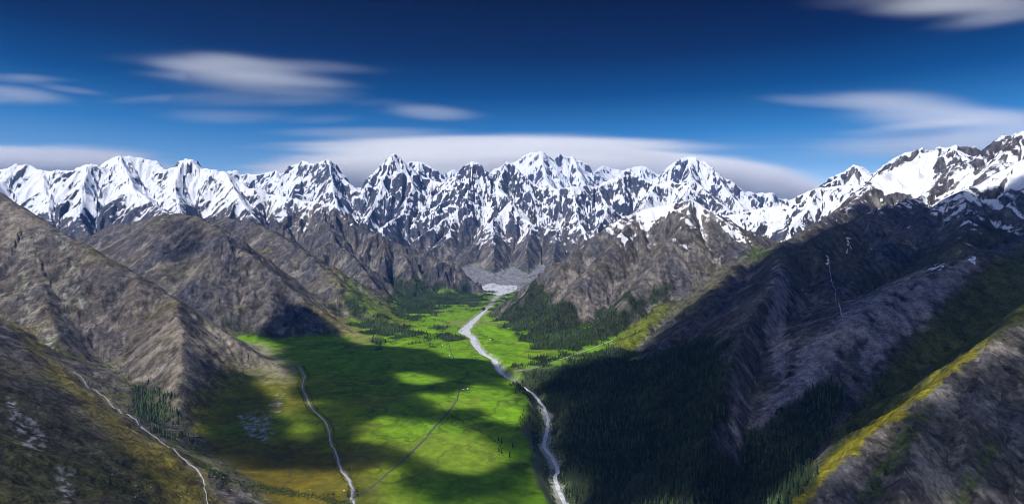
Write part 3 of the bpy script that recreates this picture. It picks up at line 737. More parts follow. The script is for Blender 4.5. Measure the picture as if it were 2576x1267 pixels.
ribbon('stream', uvline([(1542,853),(1500,871),(1465,884),(1420,900),(1372,917),(1330,928),(1292,936)], [10,9,8,7,5]), SIDE_STONE, 'pale side stream running out of the spruce forest to the river', 'stream', 1.0, 9, .4, 5, 6)
ribbon('stream', uvline([(2086,666),(2090,690),(2096,720),(2103,750),(2112,772),(2117,792)], [2.2,2.4,3,3.5]), FOAM, 'thin white waterfall dropping down the dark shaded mountain', 'waterfall', 1.3, 8, .4, 3, 4)
ribbon('stream', uvline([(1268,742),(1275,748),(1268,752)], [14,12]), FOAM, 'short white outflow below the pale lake at the glacier end', 'stream', 1.0, 8, .3, 3, 3)
DIRT = plain_mat('trodden earth', (.13, .12, .115), .95, .25, 1/6.)
TRK = [(1156,976),(1151,1000),(1140,1020),(1120,1045),(1095,1072),(1070,1102),(1040,1132),(1010,1160),(975,1190),(940,1220),(905,1242),(888,1252),(865,1266),(845,1285)]
_, TRKL = ribbon('path', uvline(TRK, [7,9,9,8,8,7]), DIRT, 'dark dirt track running across the meadow from two white tents', 'track', .7, 8, .45, 4, 5)
ribbon('path', uvline([(1130,868),(1133,882),(1140,895),(1142,905)], [5,5]), DIRT, 'faint short footpath on the sunlit far meadow', 'track', .7, 8, .3, 3, 4)
# lake of ice-melt at the glacier end
def lake(uv):
    P = [hit(u, v) for u, v in uv]; P = [p for p in P if p is not None]
    c = np.mean(P, 0); zmin = max(p[2] for p in P)
    return P
LK = [(1192,716),(1215,727),(1240,740),(1262,743),(1278,738),(1300,727),(1296,718),(1265,716),(1230,714)]
ring = [hit(u, v) for u, v in LK]; ring = [p for p in ring if p is not None]
if len(ring) > 4:
    rg_ = smooth_line([(p[0], p[1], 0) for p in ring]+[(ring[0][0], ring[0][1], 0)], 25)[:, :2]
    c_ = rg_.mean(0); rows = []
    for k in range(9): rows.append(c_+(rg_-c_)*k/8)
    G_ = np.stack(rows); n0, n1 = G_.shape[:2]; ID = np.arange(n0*n1).reshape(n0, n1)
    zz = gzv(G_[..., 0].ravel(), G_[..., 1].ravel())[0]+1.5
    q = np.stack([ID[:-1, :-1], ID[:-1, 1:], ID[1:, 1:], ID[1:, :-1]], -1).reshape(-1, 4)
    obj('lake', mesh_from('lake', np.concatenate([G_.reshape(-1, 2), zz[:, None]], 1), q, water_mat('ice lake', (.28, .30, .33), (.58, .60, .64), 1/60., (.36, .5))), None, 'structure', 'white icy lake lying against the grey glacier front', 'lake')
log('water')

# ---------------------------------------------------------------- trees
def leafmat(name, dark, light):
    m, nt = newmat(name); n = N(nt)
    at = n('ShaderNodeAttribute', attribute_name='albedo')
    pos = n('ShaderNodeNewGeometry')
    na = n('ShaderNodeTexNoise', {'Vector': (pos, 'Position'), 'Scale': .35, 'Detail': 3.})
    va = n('ShaderNodeMapRange', {'Value': (na, 0), 'From Min': .3, 'From Max': .7, 'To Min': .6, 'To Max': 1.4})
    k = n('ShaderNodeVectorMath', {0: (at, 'Color')}, operation='SCALE'); nt.links.new(va.outputs[0], k.inputs['Scale'])
    p = n('ShaderNodeBsdfPrincipled', {'Base Color': k, 'Roughness': .8, 'Specular IOR Level': .1})
    n('ShaderNodeOutputMaterial', {'Surface': p}); return m
LEAF = leafmat('spruce needles', 0, 0)
BARK = plain_mat('bark', (.07, .05, .04), .95, .3, 2.)
def crown_mesh(seed, tiers=8, sides=9):
    r = np.random.default_rng(seed); co = []; f = []
    for t in range(tiers):
        a = t/tiers; z0 = .10+.86*a; z1 = min(1.0, z0+.26-.1*a); rad = .155*(1-a)**.85+.018
        b = len(co); ph = r.random()*6
        co.append((r.normal(0, .004), r.normal(0, .004), z1 if t < tiers-1 else 1.0))
        for s in range(sides*2):
            th = ph+s*math.pi/sides; q = rad*((1.0+r.normal(0, .16)) if s % 2 == 0 else .55)
            co.append((q*math.cos(th), q*math.sin(th), z0+(-.03 if s % 2 == 0 else .015)+r.normal(0, .008)))
        for s in range(sides*2): f.append((b, b+1+s, b+1+(s+1) % (sides*2)))
    co = np.array(co); f = np.array(f)
    g = r.uniform(.8, 1.25, len(co))[:, None]*np.array([[.024, .042, .020]])
    return mesh_from('crown', co, f, LEAF, False, np.concatenate([g, np.ones((len(co), 1))], 1))
def trunk_mesh():
    co = []; f = []
    for k, (z, rd) in enumerate(((-.04, .022), (.10, .017), (.5, .010), (.95, .002))):
        co += [(rd*math.cos(a), rd*math.sin(a), z) for a in np.arange(6)*math.pi/3]
    for k in range(3):
        for s in range(6): f.append((k*6+s, k*6+(s+1) % 6, k*6+6+(s+1) % 6, k*6+6+s))
    return mesh_from('trunk', np.array(co), np.array(f), BARK)
CROWNS = [crown_mesh(s) for s in range(4)]; TRUNK = trunk_mesh()
NSP = [0]
def spruce(x, y, h, label, group=None):
    o = obj('spruce_tree', None, None, 'thing', label, 'tree', group, (x, y, gz(x, y)-.2))
    k = NSP[0]; NSP[0] += 1
    o.rotation_euler = (0, 0, k*2.4); o.scale = (h, h, h)
    obj('crown', CROWNS[k % 4], o); obj('trunk', TRUNK, o)
    return o
SOLO = [(276,1219,27,'tall dark lone spruce on the steep grass slope below the foaming stream'),
 (525,1199,19,'lone spruce beside the shrub belt where the foaming stream bends'),
 (878,1184,20,'lone spruce on the bank of the stony stream above the track crossing'),
 (1135,1046,15,'small lone spruce at the upper end of the dark shrub line on the meadow'),
 (1207,1082,17,'lone spruce halfway along the dark shrub line on the meadow'),
 (1254,1109,21,'first of two close spruces topping the row at the meadow edge'),
 (1261,1115,24,'larger of two close spruces topping the row at the meadow edge'),
 (1290,1125,22,'slim spruce standing nearest the river in the meadow edge row'),
 (1255,1135,21,'slim spruce in the middle of the meadow edge row'),
 (1262,1140,20,'short spruce touching the slim one in the middle of the meadow edge row'),
 (1282,1150,24,'bushy lowest spruce of the meadow edge row'),
 (1331,1054,25,'lone spruce standing on the lip of the river gorge'),
 (948,848,20,'lone spruce at the tip of the green fan wood'),
 (1017,808,20,'lone spruce in the sunlit grass by the green fan')]
for u, v, h, lab in SOLO:
    p = hit(u, v)
    if p is not None: spruce(p[0], p[1], h, lab)
# forest: candidates from the ground cells the wood covers
E_ = (Z-H)/RR; CMX = np.maximum.accumulate(E_, axis=0); VIS = E_ > CMX-14/RR
dR = np.gradient(R)[:, None].astype(F4)
den = 1/(11.0**2)
clump = sstep(-.42, .22, fbm(X, Y, 85., 3, 171)+.18)
TVAR = fbm(X, Y, 260., 3, 175)
pr = den*dR*RR*dTH*np.where(FM > .3, FM, 0)*clump*VIS*(UU > -40)*(UU < 2620)*(VV < 1300)
pr[(RDIST < 16+8*(Y > 4000)) | (sn > .1)] = 0
# few scattered trees round the woods and gorge
stray = np.clip(FM*3, 0, 1)*(FM <= .3)*.15
pr += den*dR*RR*dTH*stray*VIS*(UU > 0)*(UU < 2576)*(VV < 1290)*(RDIST > 20)
sel = np.argwhere(RNG.random(pr.shape) < pr)
ti = sel[:, 0]; tj = sel[:, 1]
tr = R[ti]+(RNG.random(len(ti))-.5)*np.gradient(R)[ti]; tt = TH[tj]+(RNG.random(len(ti))-.5)*dTH
tx, ty = tr*np.sin(tt), tr*np.cos(tt)
tz = gzv(tx, ty)[0]
thg = RNG.uniform(14, 27, len(ti))*(.8+.35*RNG.random(len(ti)))
thg *= np.where(FM[ti, tj] < .6, .7, 1)*np.clip(1+.45*TVAR[ti, tj], .6, 1.4)
log('forest candidates %d' % len(ti))
ZONELAB = {'rslope': ('dark spruce in the dense shaded forest above the river', 'spruces of the shaded river forest'),
 'gully': ('black spruce in the deep wood at the foot of the grey scree gully', 'spruces below the scree gully'),
 'rfoot': ('spruce in the forest at the foot of the brown pyramid mountain', 'spruces below the brown pyramid mountain'),
 'lfoot': ('spruce in the forest at the foot of the dark closing ridge', 'spruces below the dark closing ridge'),
 'fan': ('spruce in the wood along the yellow-green fan', 'spruces along the green fan'),
 'rowa': ('spruce in the thin row crossing the sunlit meadow', 'spruces in the meadow row'),
 'rowb': ('spruce in the row beside the pale side stream', 'spruces by the side stream'),
 'shade': ('low spruce in the sparse wood behind the brown rocky hill', 'spruces behind the brown hill'),
 'grove': ('spruce in the small grove on the slope of the brown rocky hill', 'spruces of the hillside grove'),
 'gorge': ('spruce clinging to the steep bank of the river gorge', 'spruces of the river gorge')}
uu = UU[ti, tj]; vv = VV[ti, tj]; zone = np.full(len(ti), -1); ZK = list(FOREST)
for q_, k_ in enumerate(ZK):
    zone[(zone < 0) & (polydist(uu, vv, FOREST[k_]) > -25)] = q_
app = thg/tr*np.where((E_ >= CMX-4/RR)[ti, tj], 1, .3)*(vv < 1262)*(uu > 5)*(uu < 2570)*(zone >= 0)
order = np.argsort(-app)[:300-len(SOLO)]
indiv = np.zeros(len(ti), bool); indiv[order] = True
for k in order:
    lab, grp = ZONELAB[ZK[zone[k]]]
    spruce(float(tx[k]), float(ty[k]), float(thg[k]*1.1), lab, grp)
rest = np.flatnonzero(~indiv)
def forest_mesh(ids):
    n_ = len(ids); SD = 5
    tmpl = []; f = []
    for (z0, z1, rd) in ((.08, .55, .15), (.30, .78, .115), (.55, 1.0, .075)):
        b = len(tmpl); tmpl.append((0, 0, z1))
        for s in range(SD): tmpl.append((rd*math.cos(s*2*math.pi/SD+z0*7), rd*math.sin(s*2*math.pi/SD+z0*7), z0))
        for s in range(SD): f.append((b, b+1+s, b+1+(s+1) % SD))
    T = np.array(tmpl, F4); Fc = np.array(f); nv = len(T)
    rot = RNG.random(n_)*6.28; c, s = np.cos(rot), np.sin(rot)
    hs = thg[ids]; ws = hs*RNG.uniform(.85, 1.25, n_)
    co = np.empty((n_, nv, 3), F4)
    jit = RNG.uniform(.72, 1.25, (n_, nv))
    co[..., 0] = tx[ids, None]+(T[None, :, 0]*c[:, None]-T[None, :, 1]*s[:, None])*ws[:, None]*jit
    co[..., 1] = ty[ids, None]+(T[None, :, 0]*s[:, None]+T[None, :, 1]*c[:, None])*ws[:, None]*jit
    co[..., 2] = tz[ids, None]-.3+T[None, :, 2]*hs[:, None]
    fc = (Fc[None]+(np.arange(n_)*nv)[:, None, None]).reshape(-1, 3)
    base = np.array([.026, .044, .020])*RNG.uniform(.45, 1.9, (n_, 1))*np.array([1, 1, 1])
    base *= np.clip(1+.9*TVAR[ti[ids], tj[ids]], .4, 2.0)[:, None]
    lite = RNG.random(n_) < .03
    base[lite] = np.array([.06, .085, .02])
    at = np.ones((n_, nv, 4), F4); at[..., :3] = base[:, None]*RNG.uniform(.85, 1.2, (n_, nv, 1))
    return mesh_from('spruce_forest', co.reshape(-1, 3), fc, LEAF, False, at.reshape(-1, 4))
obj('spruce_forest', forest_mesh(rest), None, 'stuff', 'dark spruce forest covering the lower valley sides', 'forest')
log('trees %d single, %d in the wood' % (indiv.sum()+len(SOLO), len(rest)))

# ---------------------------------------------------------------- shrubs: belts of low bushes
def bush_cloud(pos, rad):
    n_ = len(pos); SD = 6; tmpl = [(0, 0, 1.)]; f = []
    for (rr_, z) in ((.62, .78), (1., .28), (.9, -.25)):
        tmpl += [(rr_*math.cos(a+z), rr_*math.sin(a+z), z) for a in np.arange(SD)*2*math.pi/SD]
    for s in range(SD): f.append((0, 1+s, 1+(s+1) % SD))
    for k in range(2):
        for s in range(SD):
            a, b = 1+k*SD+s, 1+k*SD+(s+1) % SD
            f.append((a, a+SD, b+SD)); f.append((a, b+SD, b))
    T = np.array(tmpl, F4); nv = len(T)
    co = T[None]*rad[:, None, None]*RNG.uniform(.6, 1.35, (n_, nv, 3)); co[..., 2] *= .8
    co += pos[:, None]
    fc = (np.array(f)[None]+(np.arange(n_)*nv)[:, None, None]).reshape(-1, 3)
    at = np.ones((n_, nv, 4), F4); at[..., :3] = np.array([.040, .055, .014])*RNG.uniform(.5, 1.6, (n_, 1, 1))*RNG.uniform(.7, 1.3, (n_, nv, 1))
    return co.reshape(-1, 3), fc, at.reshape(-1, 4)
BP = []; BR = []
def belt(uv, width, spacing, r0, r1, gap=.25):
    L = smooth_line([(p[0], p[1], 0) for p in (hit(u, v) for u, v in uv) if p is not None], spacing)
    for x, y, _ in L:
        for k in range(max(1, int(width/spacing))):
            if RNG.random() < gap+.35*math.sin(x*.03+y*.021): continue
            xx = x+RNG.normal(0, width*.4); yy = y+RNG.normal(0, width*.4)
            BP.append((xx, yy, gz(xx, yy))); BR.append(RNG.uniform(r0, r1))
belt([(505,1165),(540,1188),(600,1212),(680,1228),(760,1242),(830,1256),(890,1275)], 24, 3.4, 1.6, 3.6, .2)
belt([(520,1180),(600,1225),(700,1240),(780,1254)], 14, 4, 1.2, 2.6, .4)
for off in (-9, 9):
    belt([(u+off*1.2, v) for u, v in S2UV[:-1]], 7, 3.6, 1.2, 2.8, .42)
belt([(1135,1046),(1170,1064),(1207,1084),(1240,1105),(1270,1130),(1300,1150),(1320,1168)], 7, 4, 1.3, 2.8, .35)
belt([(1190,1110),(1230,1125),(1262,1145),(1290,1160)], 6, 4, 1.2, 2.4, .4)
for (a, b) in ((-22, .5), (22, .5)):
    belt([(u+a, v) for u, v in RIVER_UV[1:10]], 22, 5, 1.6, 3.6, .35)
belt([(1050,812),(1080,800),(1110,806),(1140,818),(1160,830)], 40, 9, 2, 4, .45)
belt([(1205,840),(1230,850),(1250,862)], 30, 8, 2, 4, .5)
# low juniper scrub dotting the lower slopes of the rocky hill
cand = np.argwhere((REGf == KEY['left']) & VIS & (UU > 0) & (UU < 520) & (VV > 700) & (VV < 1130) & (fbm(X, Y, 120., 3, 181)+.5*f4 > .02) & (RNG.random(X.shape) < .018*dR*RR*dTH/10))
for i_, j_ in cand[:5000]:
    BP.append((X[i_, j_], Y[i_, j_], Z[i_, j_])); BR.append(RNG.uniform(1.0, 2.6))
BP = np.array(BP, F4); BR = np.array(BR, F4)
co_, fc_, at_ = bush_cloud(BP, BR)
obj('shrubs', mesh_from('shrubs', co_, fc_, LEAF, True, at_), None, 'stuff', 'low olive shrubs in belts along the streams and slopes', 'shrubs')
log('shrubs %d' % len(BP))

# ---------------------------------------------------------------- herders' tents, hut, boulders
FELT = plain_mat('white felt', (.80, .79, .76), .9, .06, .8); WOOD = plain_mat('weathered wood', (.16, .12, .09), .9, .3, 1.5); ROOF = plain_mat('dark roof', (.09, .09, .10), .7, .25, 1.); DOOR = plain_mat('door wood', (.25, .10, .06), .7, .2, 2.)
def lathe(prof, seg=20, cap=False):
    co = []; f = []
    for r_, z in prof: co += [(r_*math.cos(a), r_*math.sin(a), z) for a in np.arange(seg)*2*math.pi/seg]
    for k in range(len(prof)-1):
        for s in range(seg): f.append((k*seg+s, k*seg+(s+1) % seg, (k+1)*seg+(s+1) % seg, (k+1)*seg+s))
    return np.array(co, F4), np.array(f)
def boxes(bs):
    co = []; f = []
    for (x0, x1, y0, y1, z0, z1) in bs:
        b = len(co); co += [(x, y, z) for x in (x0, x1) for y in (y0, y1) for z in (z0, z1)]
        f += [tuple(b+i for i in q) for q in ((0, 1, 3, 2), (4, 6, 7, 5), (0, 4, 5, 1), (2, 3, 7, 6), (0, 2, 6, 4), (1, 5, 7, 3))]
    return np.array(co, F4), np.array(f)
def yurt(u, v, r_, label):
    p = hit(u, v)
    if p is None: return
    o = obj('yurt', None, None, 'thing', label, 'tent', None, (p[0], p[1], gz(p[0], p[1])-.3))
    o.scale = (r_, r_, r_); o.rotation_euler = (0, 0, math.atan2(-p[0], p[1])+.4)
    c, f = lathe([(1, -.15), (1.0, .50), (.985, .52)]); obj('wall', mesh_from('wall', c, f, FELT), o)
    c, f = lathe([(1.06, .50), (.80, .72), (.45, .92), (.16, 1.02), (.14, 1.07), (.01, 1.08)]); obj('roof', mesh_from('roof', c, f, FELT), o)
    c, f = boxes([(-.17, .17, -1.05, -.94, -.1, .46)]); obj('door', mesh_from('door', c, f, DOOR, False), o)
yurt(1177,978, 6.0, 'larger white round tent at the upper end of the dirt track')
yurt(1166,979, 4.6, 'smaller white round tent between the track end and the larger tent')
yurt(1114,868, 6.0, 'white round tent on the sunlit far meadow, beyond the others')
yurt(1131,894, 5.4, 'white round tent close to the cloud shadow edge on the meadow')
yurt(1137,901, 4.2, 'small white round tent at the very edge of the cloud shadow')
yurt(1233,853, 6.0, 'white round tent on the grass across the river')
yurt(866,1233, 3.4, 'small white round tent near the stony stream and wooden hut')
def hut(u, v, label):
    p = hit(u, v)
    o = obj('hut', None, None, 'thing', label, 'hut', None, (p[0], p[1], gz(p[0], p[1])-.3)); o.rotation_euler = (0, 0, .5)
    c, f = boxes([(-4, 4, -2.6, 2.6, -.6, 2.6)]); obj('wall', mesh_from('wall', c, f, WOOD, False), o)
    c = np.array([(-4.5, -3.1, 2.45), (4.5, -3.1, 2.45), (4.5, 0, 4.4), (-4.5, 0, 4.4), (-4.5, 3.1, 2.45), (4.5, 3.1, 2.45),
                  (-4.5, -3.1, 2.25), (4.5, -3.1, 2.25), (4.5, 0, 4.2), (-4.5, 0, 4.2), (-4.5, 3.1, 2.25), (4.5, 3.1, 2.25)], F4)
    f = np.array([(0, 1, 2, 3), (3, 2, 5, 4), (7, 6, 9, 8), (8, 9, 10, 11), (0, 6, 7, 1), (4, 5, 11, 10), (0, 3, 9, 6), (3, 4, 10, 9), (1, 7, 8, 2), (2, 8, 11, 5)])
    obj('roof', mesh_from('roof', c, f, ROOF, False), o)
    c, f = boxes([(-.6, .6, -2.72, -2.58, -.2, 2.0)]); obj('door', mesh_from('door', c, f, DOOR, False), o)
    c, f = boxes([(1.6, 2.8, -2.70, -2.59, .9, 1.8)]); obj('window', mesh_from('window', c, f, ROOF, False), o)
hut(836,1243, 'small dark wooden hut on the yellow grass by the shrub belt')
ROCK = plain_mat('pale boulder', (.48, .46, .43), .9, .25, .5)
def boulder_mesh(seed):
    r = np.random.default_rng(seed); c, f = lathe([(.05, -.5), (.75, -.35), (1, 0), (.8, .4), (.4, .65), (.05, .72)], 9)
    c = c*r.uniform(.72, 1.2, c.shape); return mesh_from('boulder', c, f, ROCK, False)
BM = [boulder_mesh(s) for s in range(4)]
zones = [('pale boulder lying on the yellow grass below the shrub belt', 'boulders on the yellow grass', [(520,1180),(860,1240),(830,1267),(540,1267)], 14),
 ('pale boulder lying on the steep olive slope', 'boulders on the olive slope', [(250,1170),(430,1180),(500,1260),(250,1260)], 14),
 ('pale boulder lying on the shaded grass fan', 'boulders on the shaded fan', [(560,1000),(760,1020),(800,1150),(600,1160)], 12),
 ('pale boulder lying on the sunlit meadow', 'boulders on the sunlit meadow', [(950,1060),(1250,1090),(1280,1180),(1000,1160)], 9)]
for lab, grp, poly, n_ in zones:
    k = 0
    while k < n_:
        u, v = random.uniform(min(p[0] for p in poly), max(p[0] for p in poly)), random.uniform(min(p[1] for p in poly), max(p[1] for p in poly))
        if not inpoly(np.array([u]), np.array([v]), poly)[0]: continue
        p = hit(u, v); k += 1
        o = obj('boulder', BM[k % 4], None, 'thing', lab, 'boulder', grp, (p[0], p[1], p[2]+.2)); s_ = random.uniform(1.2, 2.6)
        o.scale = (s_, s_, s_*.8); o.rotation_euler = (0, 0, random.uniform(0, 6))
log('small things')
# ---------------------------------------------------------------- clouds: closed, lens-thick bodies of scattering vapour
def vapour(name, dens, col=(.97, .97, 1), aniso=.2, streak=None):
    m, nt = newmat(name); n = N(nt)
    v = n('ShaderNodeVolumePrincipled', {'Color': (*col, 1), 'Density': dens, 'Anisotropy': aniso})
    if streak:
        tc = n('ShaderNodeTexCoord')
        mp = n('ShaderNodeMapping', {'Vector': (tc, 'Object'), 'Scale': streak['scale'], 'Location': streak.get('loc', (0, 0, 0))})
        a = n('ShaderNodeTexNoise', {'Vector': mp, 'Scale': 1.0, 'Detail': 4., 'Roughness': .5, 'Distortion': .15})
        ln = n('ShaderNodeVectorMath', {0: (tc, 'Object')}, operation='LENGTH')
        fall = n('ShaderNodeMapRange', {'Value': (ln, 1), 'From Min': 1.0, 'From Max': streak.get('core', .0), 'To Min': 0., 'To Max': 1.}, interpolation_type='SMOOTHERSTEP')
        j1 = n('ShaderNodeMath', {0: (a, 0), 1: streak.get('amp', 1.7), 2: -.5*streak.get('amp', 1.7)-streak.get('cut', .28)}, operation='MULTIPLY_ADD')
        j2 = n('ShaderNodeMath', {0: j1, 1: fall}, operation='ADD')
        j3 = n('ShaderNodeMapRange', {'Value': j2, 'From Min': 0., 'From Max': .8}, interpolation_type='SMOOTHSTEP')
        k = n('ShaderNodeMath', {0: fall, 1: j3}, operation='MULTIPLY')
        k2 = n('ShaderNodeMath', {0: k, 1: dens}, operation='MULTIPLY')
        nt.links.new(k2.outputs[0], v.inputs['Density'])
    n('ShaderNodeOutputMaterial', {'Volume': v})
    return m
def ball(name, mat, seg=32, rings=16):
    th = np.linspace(0, math.pi, rings+1)[1:-1]; ph = np.arange(seg)*2*math.pi/seg
    co = [(0, 0, 1)]+[(math.sin(a)*math.cos(b), math.sin(a)*math.sin(b), math.cos(a)) for a in th for b in ph]+[(0, 0, -1)]
    f = []
    for b in range(seg):
        b2 = (b+1) % seg
        f.append((0, 1+b, 1+b2))
        for a in range(rings-2):
            p = 1+a*seg
            f.append((p+b, p+seg+b, p+seg+b2)); f.append((p+b, p+seg+b2, p+b2))
        p = 1+(rings-2)*seg; f.append((p+b, len(co)-1, p+b2))
    return mesh_from(name, np.array(co), np.array(f), mat)
CL_N = [0]
def sky_cloud(label, lobes, scale=(.75, .3, 7.5), g=-.3, streaks=0, **kw):
    """a long wind-drawn cloud made of soft lobes: (u, v, width, height, distance, depth, density, tilt)"""
    root = None
    if streaks:
        more = []
        for (u, v, wu, hv, Yd, depth, dens, tilt) in lobes:
            more.append((u, v, wu*.95, hv, Yd, depth, dens*.75, tilt))
            for q in range(streaks):
                more.append((u+random.uniform(-.42, .42)*wu, v+random.uniform(-.36, .36)*hv, wu*random.uniform(.55, 1.15), max(11, hv*random.uniform(.13, .30)), Yd+random.uniform(-400, 400), depth*.7, dens*random.uniform(.9, 1.6), tilt+random.uniform(-1, 1)))
        lobes = more
    for (u, v, wu, hv, Yd, depth, dens, tilt) in lobes:
        x, y, z = W(u, v, Yd); CL_N[0] += 1
        if root is None: root = obj('cloud', None, None, 'thing', label, 'cloud', None, (x, y, z)); base = (x, y, z)
        st = dict(scale=scale, loc=(CL_N[0]*3.7, CL_N[0]*1.9, CL_N[0]*2.3)); st.update(kw)
        m = vapour('cloud vapour', dens*(3.2 if Yd > 38000 else 1.35), (1., 1., 1.), g, st)
        o = obj('lobe', ball('lobe', m), root)
        o.location = (x-base[0], y-base[1], z-base[2])
        o.scale = (wu*1.5/FL*Yd/2, depth/2, hv*1.15/FL*Yd/2)
        o.rotation_euler = (0, -math.radians(tilt), 0)
def shade_cloud(poly, holes=(), soft=70., T=120., zc=4500., dens=.03, edge=60., step=26., seed=0, vmin=None):
    """a cloud floating up-sun of the ground outline it shades"""
    def lift(pl):
        q = []
        for (u, v) in pl:
            h = hit(u, v)
            if h is None: continue
            t = (zc-h[2])/SUN[2]; q.append((h[0]+SUN[0]*t, h[1]+SUN[1]*t))
        return q
    P = lift(poly); Hs = [(lift(h), a) for h, a in holes]
    xs = [p[0] for p in P]; ys = [p[1] for p in P]; mg = 60
    gx = np.arange(min(xs)-mg, max(xs)+mg+step, step); gy = np.arange(min(ys)-mg, max(ys)+mg+step, step)
    A, B = np.meshgrid(gx, gy, indexing='ij'); A = A.astype(F4); B = B.astype(F4)
    nz_ = (fbm(A, B*1.6, 420., 4, 400+seed)*1.5+fbm(A, B*1.5, 150., 3, 440+seed)*.6)*edge
    th = sstep(-soft*.4, soft, polydist(A, B, P)+nz_)
    for hp, amt in Hs:
        th = th*(1-amt*sstep(-soft*.8, soft*.7, polydist(A, B, hp)+nz_*.7))
    th = th*(.8+.3*fbm(A, B, 500., 3, 420+seed))*T
    th = np.where(th > 1.5, th, 0); th[0] = th[-1] = 0; th[:, 0] = th[:, -1] = 0
    cell = np.maximum(np.maximum(th[:-1, :-1], th[1:, :-1]), np.maximum(th[:-1, 1:], th[1:, 1:])) > 0
    n0, n1 = A.shape; ID = np.arange(n0*n1).reshape(n0, n1)
    top = np.stack([A, B, zc+th*.65+.3], -1).reshape(-1, 3); bot = np.stack([A, B, zc-th*.35-.3], -1).reshape(-1, 3)
    q = np.stack([ID[:-1, :-1], ID[1:, :-1], ID[1:, 1:], ID[:-1, 1:]], -1)[cell]
    qb = q[:, ::-1]+n0*n1
    ed = np.concatenate([q[:, [0, 1]], q[:, [1, 2]], q[:, [2, 3]], q[:, [3, 0]]])
    key = {}
    for a, b in ed:
        key[(a, b)] = 1
    sides = [(b, a, a+n0*n1, b+n0*n1) for (a, b) in key if (b, a) not in key]
    fs = np.concatenate([q, qb, np.array(sides, int).reshape(-1, 4)])
    co = np.concatenate([top, bot]); used = np.unique(fs); rm = np.zeros(len(co), int); rm[used] = np.arange(len(used))
    me = mesh_from('cloud', co[used], rm[fs], vapour('cloud vapour', dens, (.9, .92, 1), .3))
    o = obj('cloud', me, None, 'thing', 'unseen grey cloud drifting high overhead and shading the valley', 'cloud', 'clouds overhead that shade the valley')
    return o

# --- overhead clouds
shade_cloud([(690,845),(760,862),(880,858),(950,868),(1050,882),(1130,895),(1200,902),(1245,920),(1290,970),(1330,985),(1350,1005),(1395,1010),(1400,1080),(1390,1170),(1410,1235),(1440,1275),(1100,1275),(1000,1235),(960,1180),(900,1190),(900,1240),(860,1180),(700,1190),(560,1170),(490,1120),(470,1040),(480,950),(510,905),(560,925),(620,940),(660,900),(690,880)],
  holes=[([(985,940),(1040,932),(1090,950),(1110,960),(1060,970),(1010,960)], 1.0),
         ([(1040,985),(1130,990),(1200,960),(1290,985),(1300,1000),(1250,1010),(1180,1040),(1100,1030)], 1.0),
         ([(1180,1010),(1260,1000),(1330,1025),(1350,1060),(1300,1070),(1210,1050)], 1.0),
         ([(1320,985),(1375,1030),(1385,1080),(1350,1060),(1330,1020)], 1.0),
         ([(880,1080),(960,1050),(1060,1060),(1170,1070),(1240,1110),(1270,1160),(1200,1200),(1080,1180),(1020,1150),(960,1130),(900,1110)], 1.0),
         ([(640,930),(700,905),(735,940),(760,990),(830,1000),(825,1020),(780,1030),(800,1080),(760,1110),(720,1100),(680,1050),(650,1000)], 1.0),
         ([(1290,1190),(1340,1180),(1330,1240),(1270,1240)], .4)], soft=75, edge=60, seed=1)
shade_cloud([(650,850),(690,770),(700,745),(760,770),(830,810),(870,845),(880,868),(800,875),(690,862)], soft=60, edge=40, seed=2)
shade_cloud([(360,700),(400,620),(430,560),(500,545),(560,570),(520,620),(470,660),(420,700),(380,715)], soft=120, edge=60, seed=3, dens=.012)
shade_cloud([(1300,985),(1400,930),(1500,905),(1560,885),(1640,860),(1700,800),(1800,720),(1880,660),(1980,620),(2100,560),(2200,520),(2300,500),(2420,480),(2640,420),(2660,700),(2570,790),(2470,858),(2330,965),(2200,1060),(2060,1150),(1980,1230),(1900,1300),(1430,1300),(1410,1200),(1395,1100),(1385,1010),(1340,990)],
  holes=[([(1800,1000),(1850,960),(1880,1050),(1830,1100)], .3)], soft=110, edge=70, seed=4, step=40, dens=.024)
shade_cloud([(1990,1300),(2110,1200),(2210,1115),(2320,1030),(2430,945),(2500,900),(2600,870),(2640,1300)], soft=45, edge=30, seed=5, step=20, dens=.02)  # added unseen cloud, darkens the near cliff face below its crest
shade_cloud([(-60,760),(40,860),(150,980),(260,1060),(360,1150),(440,1290),(-60,1300)], soft=120, edge=70, seed=6, step=30, dens=.008)  # thin cloud out of view, added to dim the near-left slope
log('shade clouds')
# --- haze: one even body of air round the whole scene
def haze():
    x0, x1, y0, y1, z0, z1 = -26000, 26000, -3000, 29500, float(Z.min())-2, max(float(Z.max())+40, 3700)
    co = np.array([(x, y, z) for x in (x0, x1) for y in (y0, y1) for z in (z0, z1)], F4)
    f = np.array([(0, 1, 3, 2), (4, 6, 7, 5), (0, 4, 5, 1), (2, 3, 7, 6), (0, 2, 6, 4), (1, 5, 7, 3)])
    m, nt = newmat('air'); n = N(nt)
    v = n('ShaderNodeVolumePrincipled', {'Color': (*HAZE_COL, 1), 'Density': HAZE_D, 'Anisotropy': .1})
    n('ShaderNodeOutputMaterial', {'Volume': v})
    obj('haze', mesh_from('haze', co, f, m, False), None, 'stuff', 'thin blue haze filling the whole valley', 'haze')
HAZE_COL = (.10, .34, .98); HAZE_D = 1.5e-5
haze()
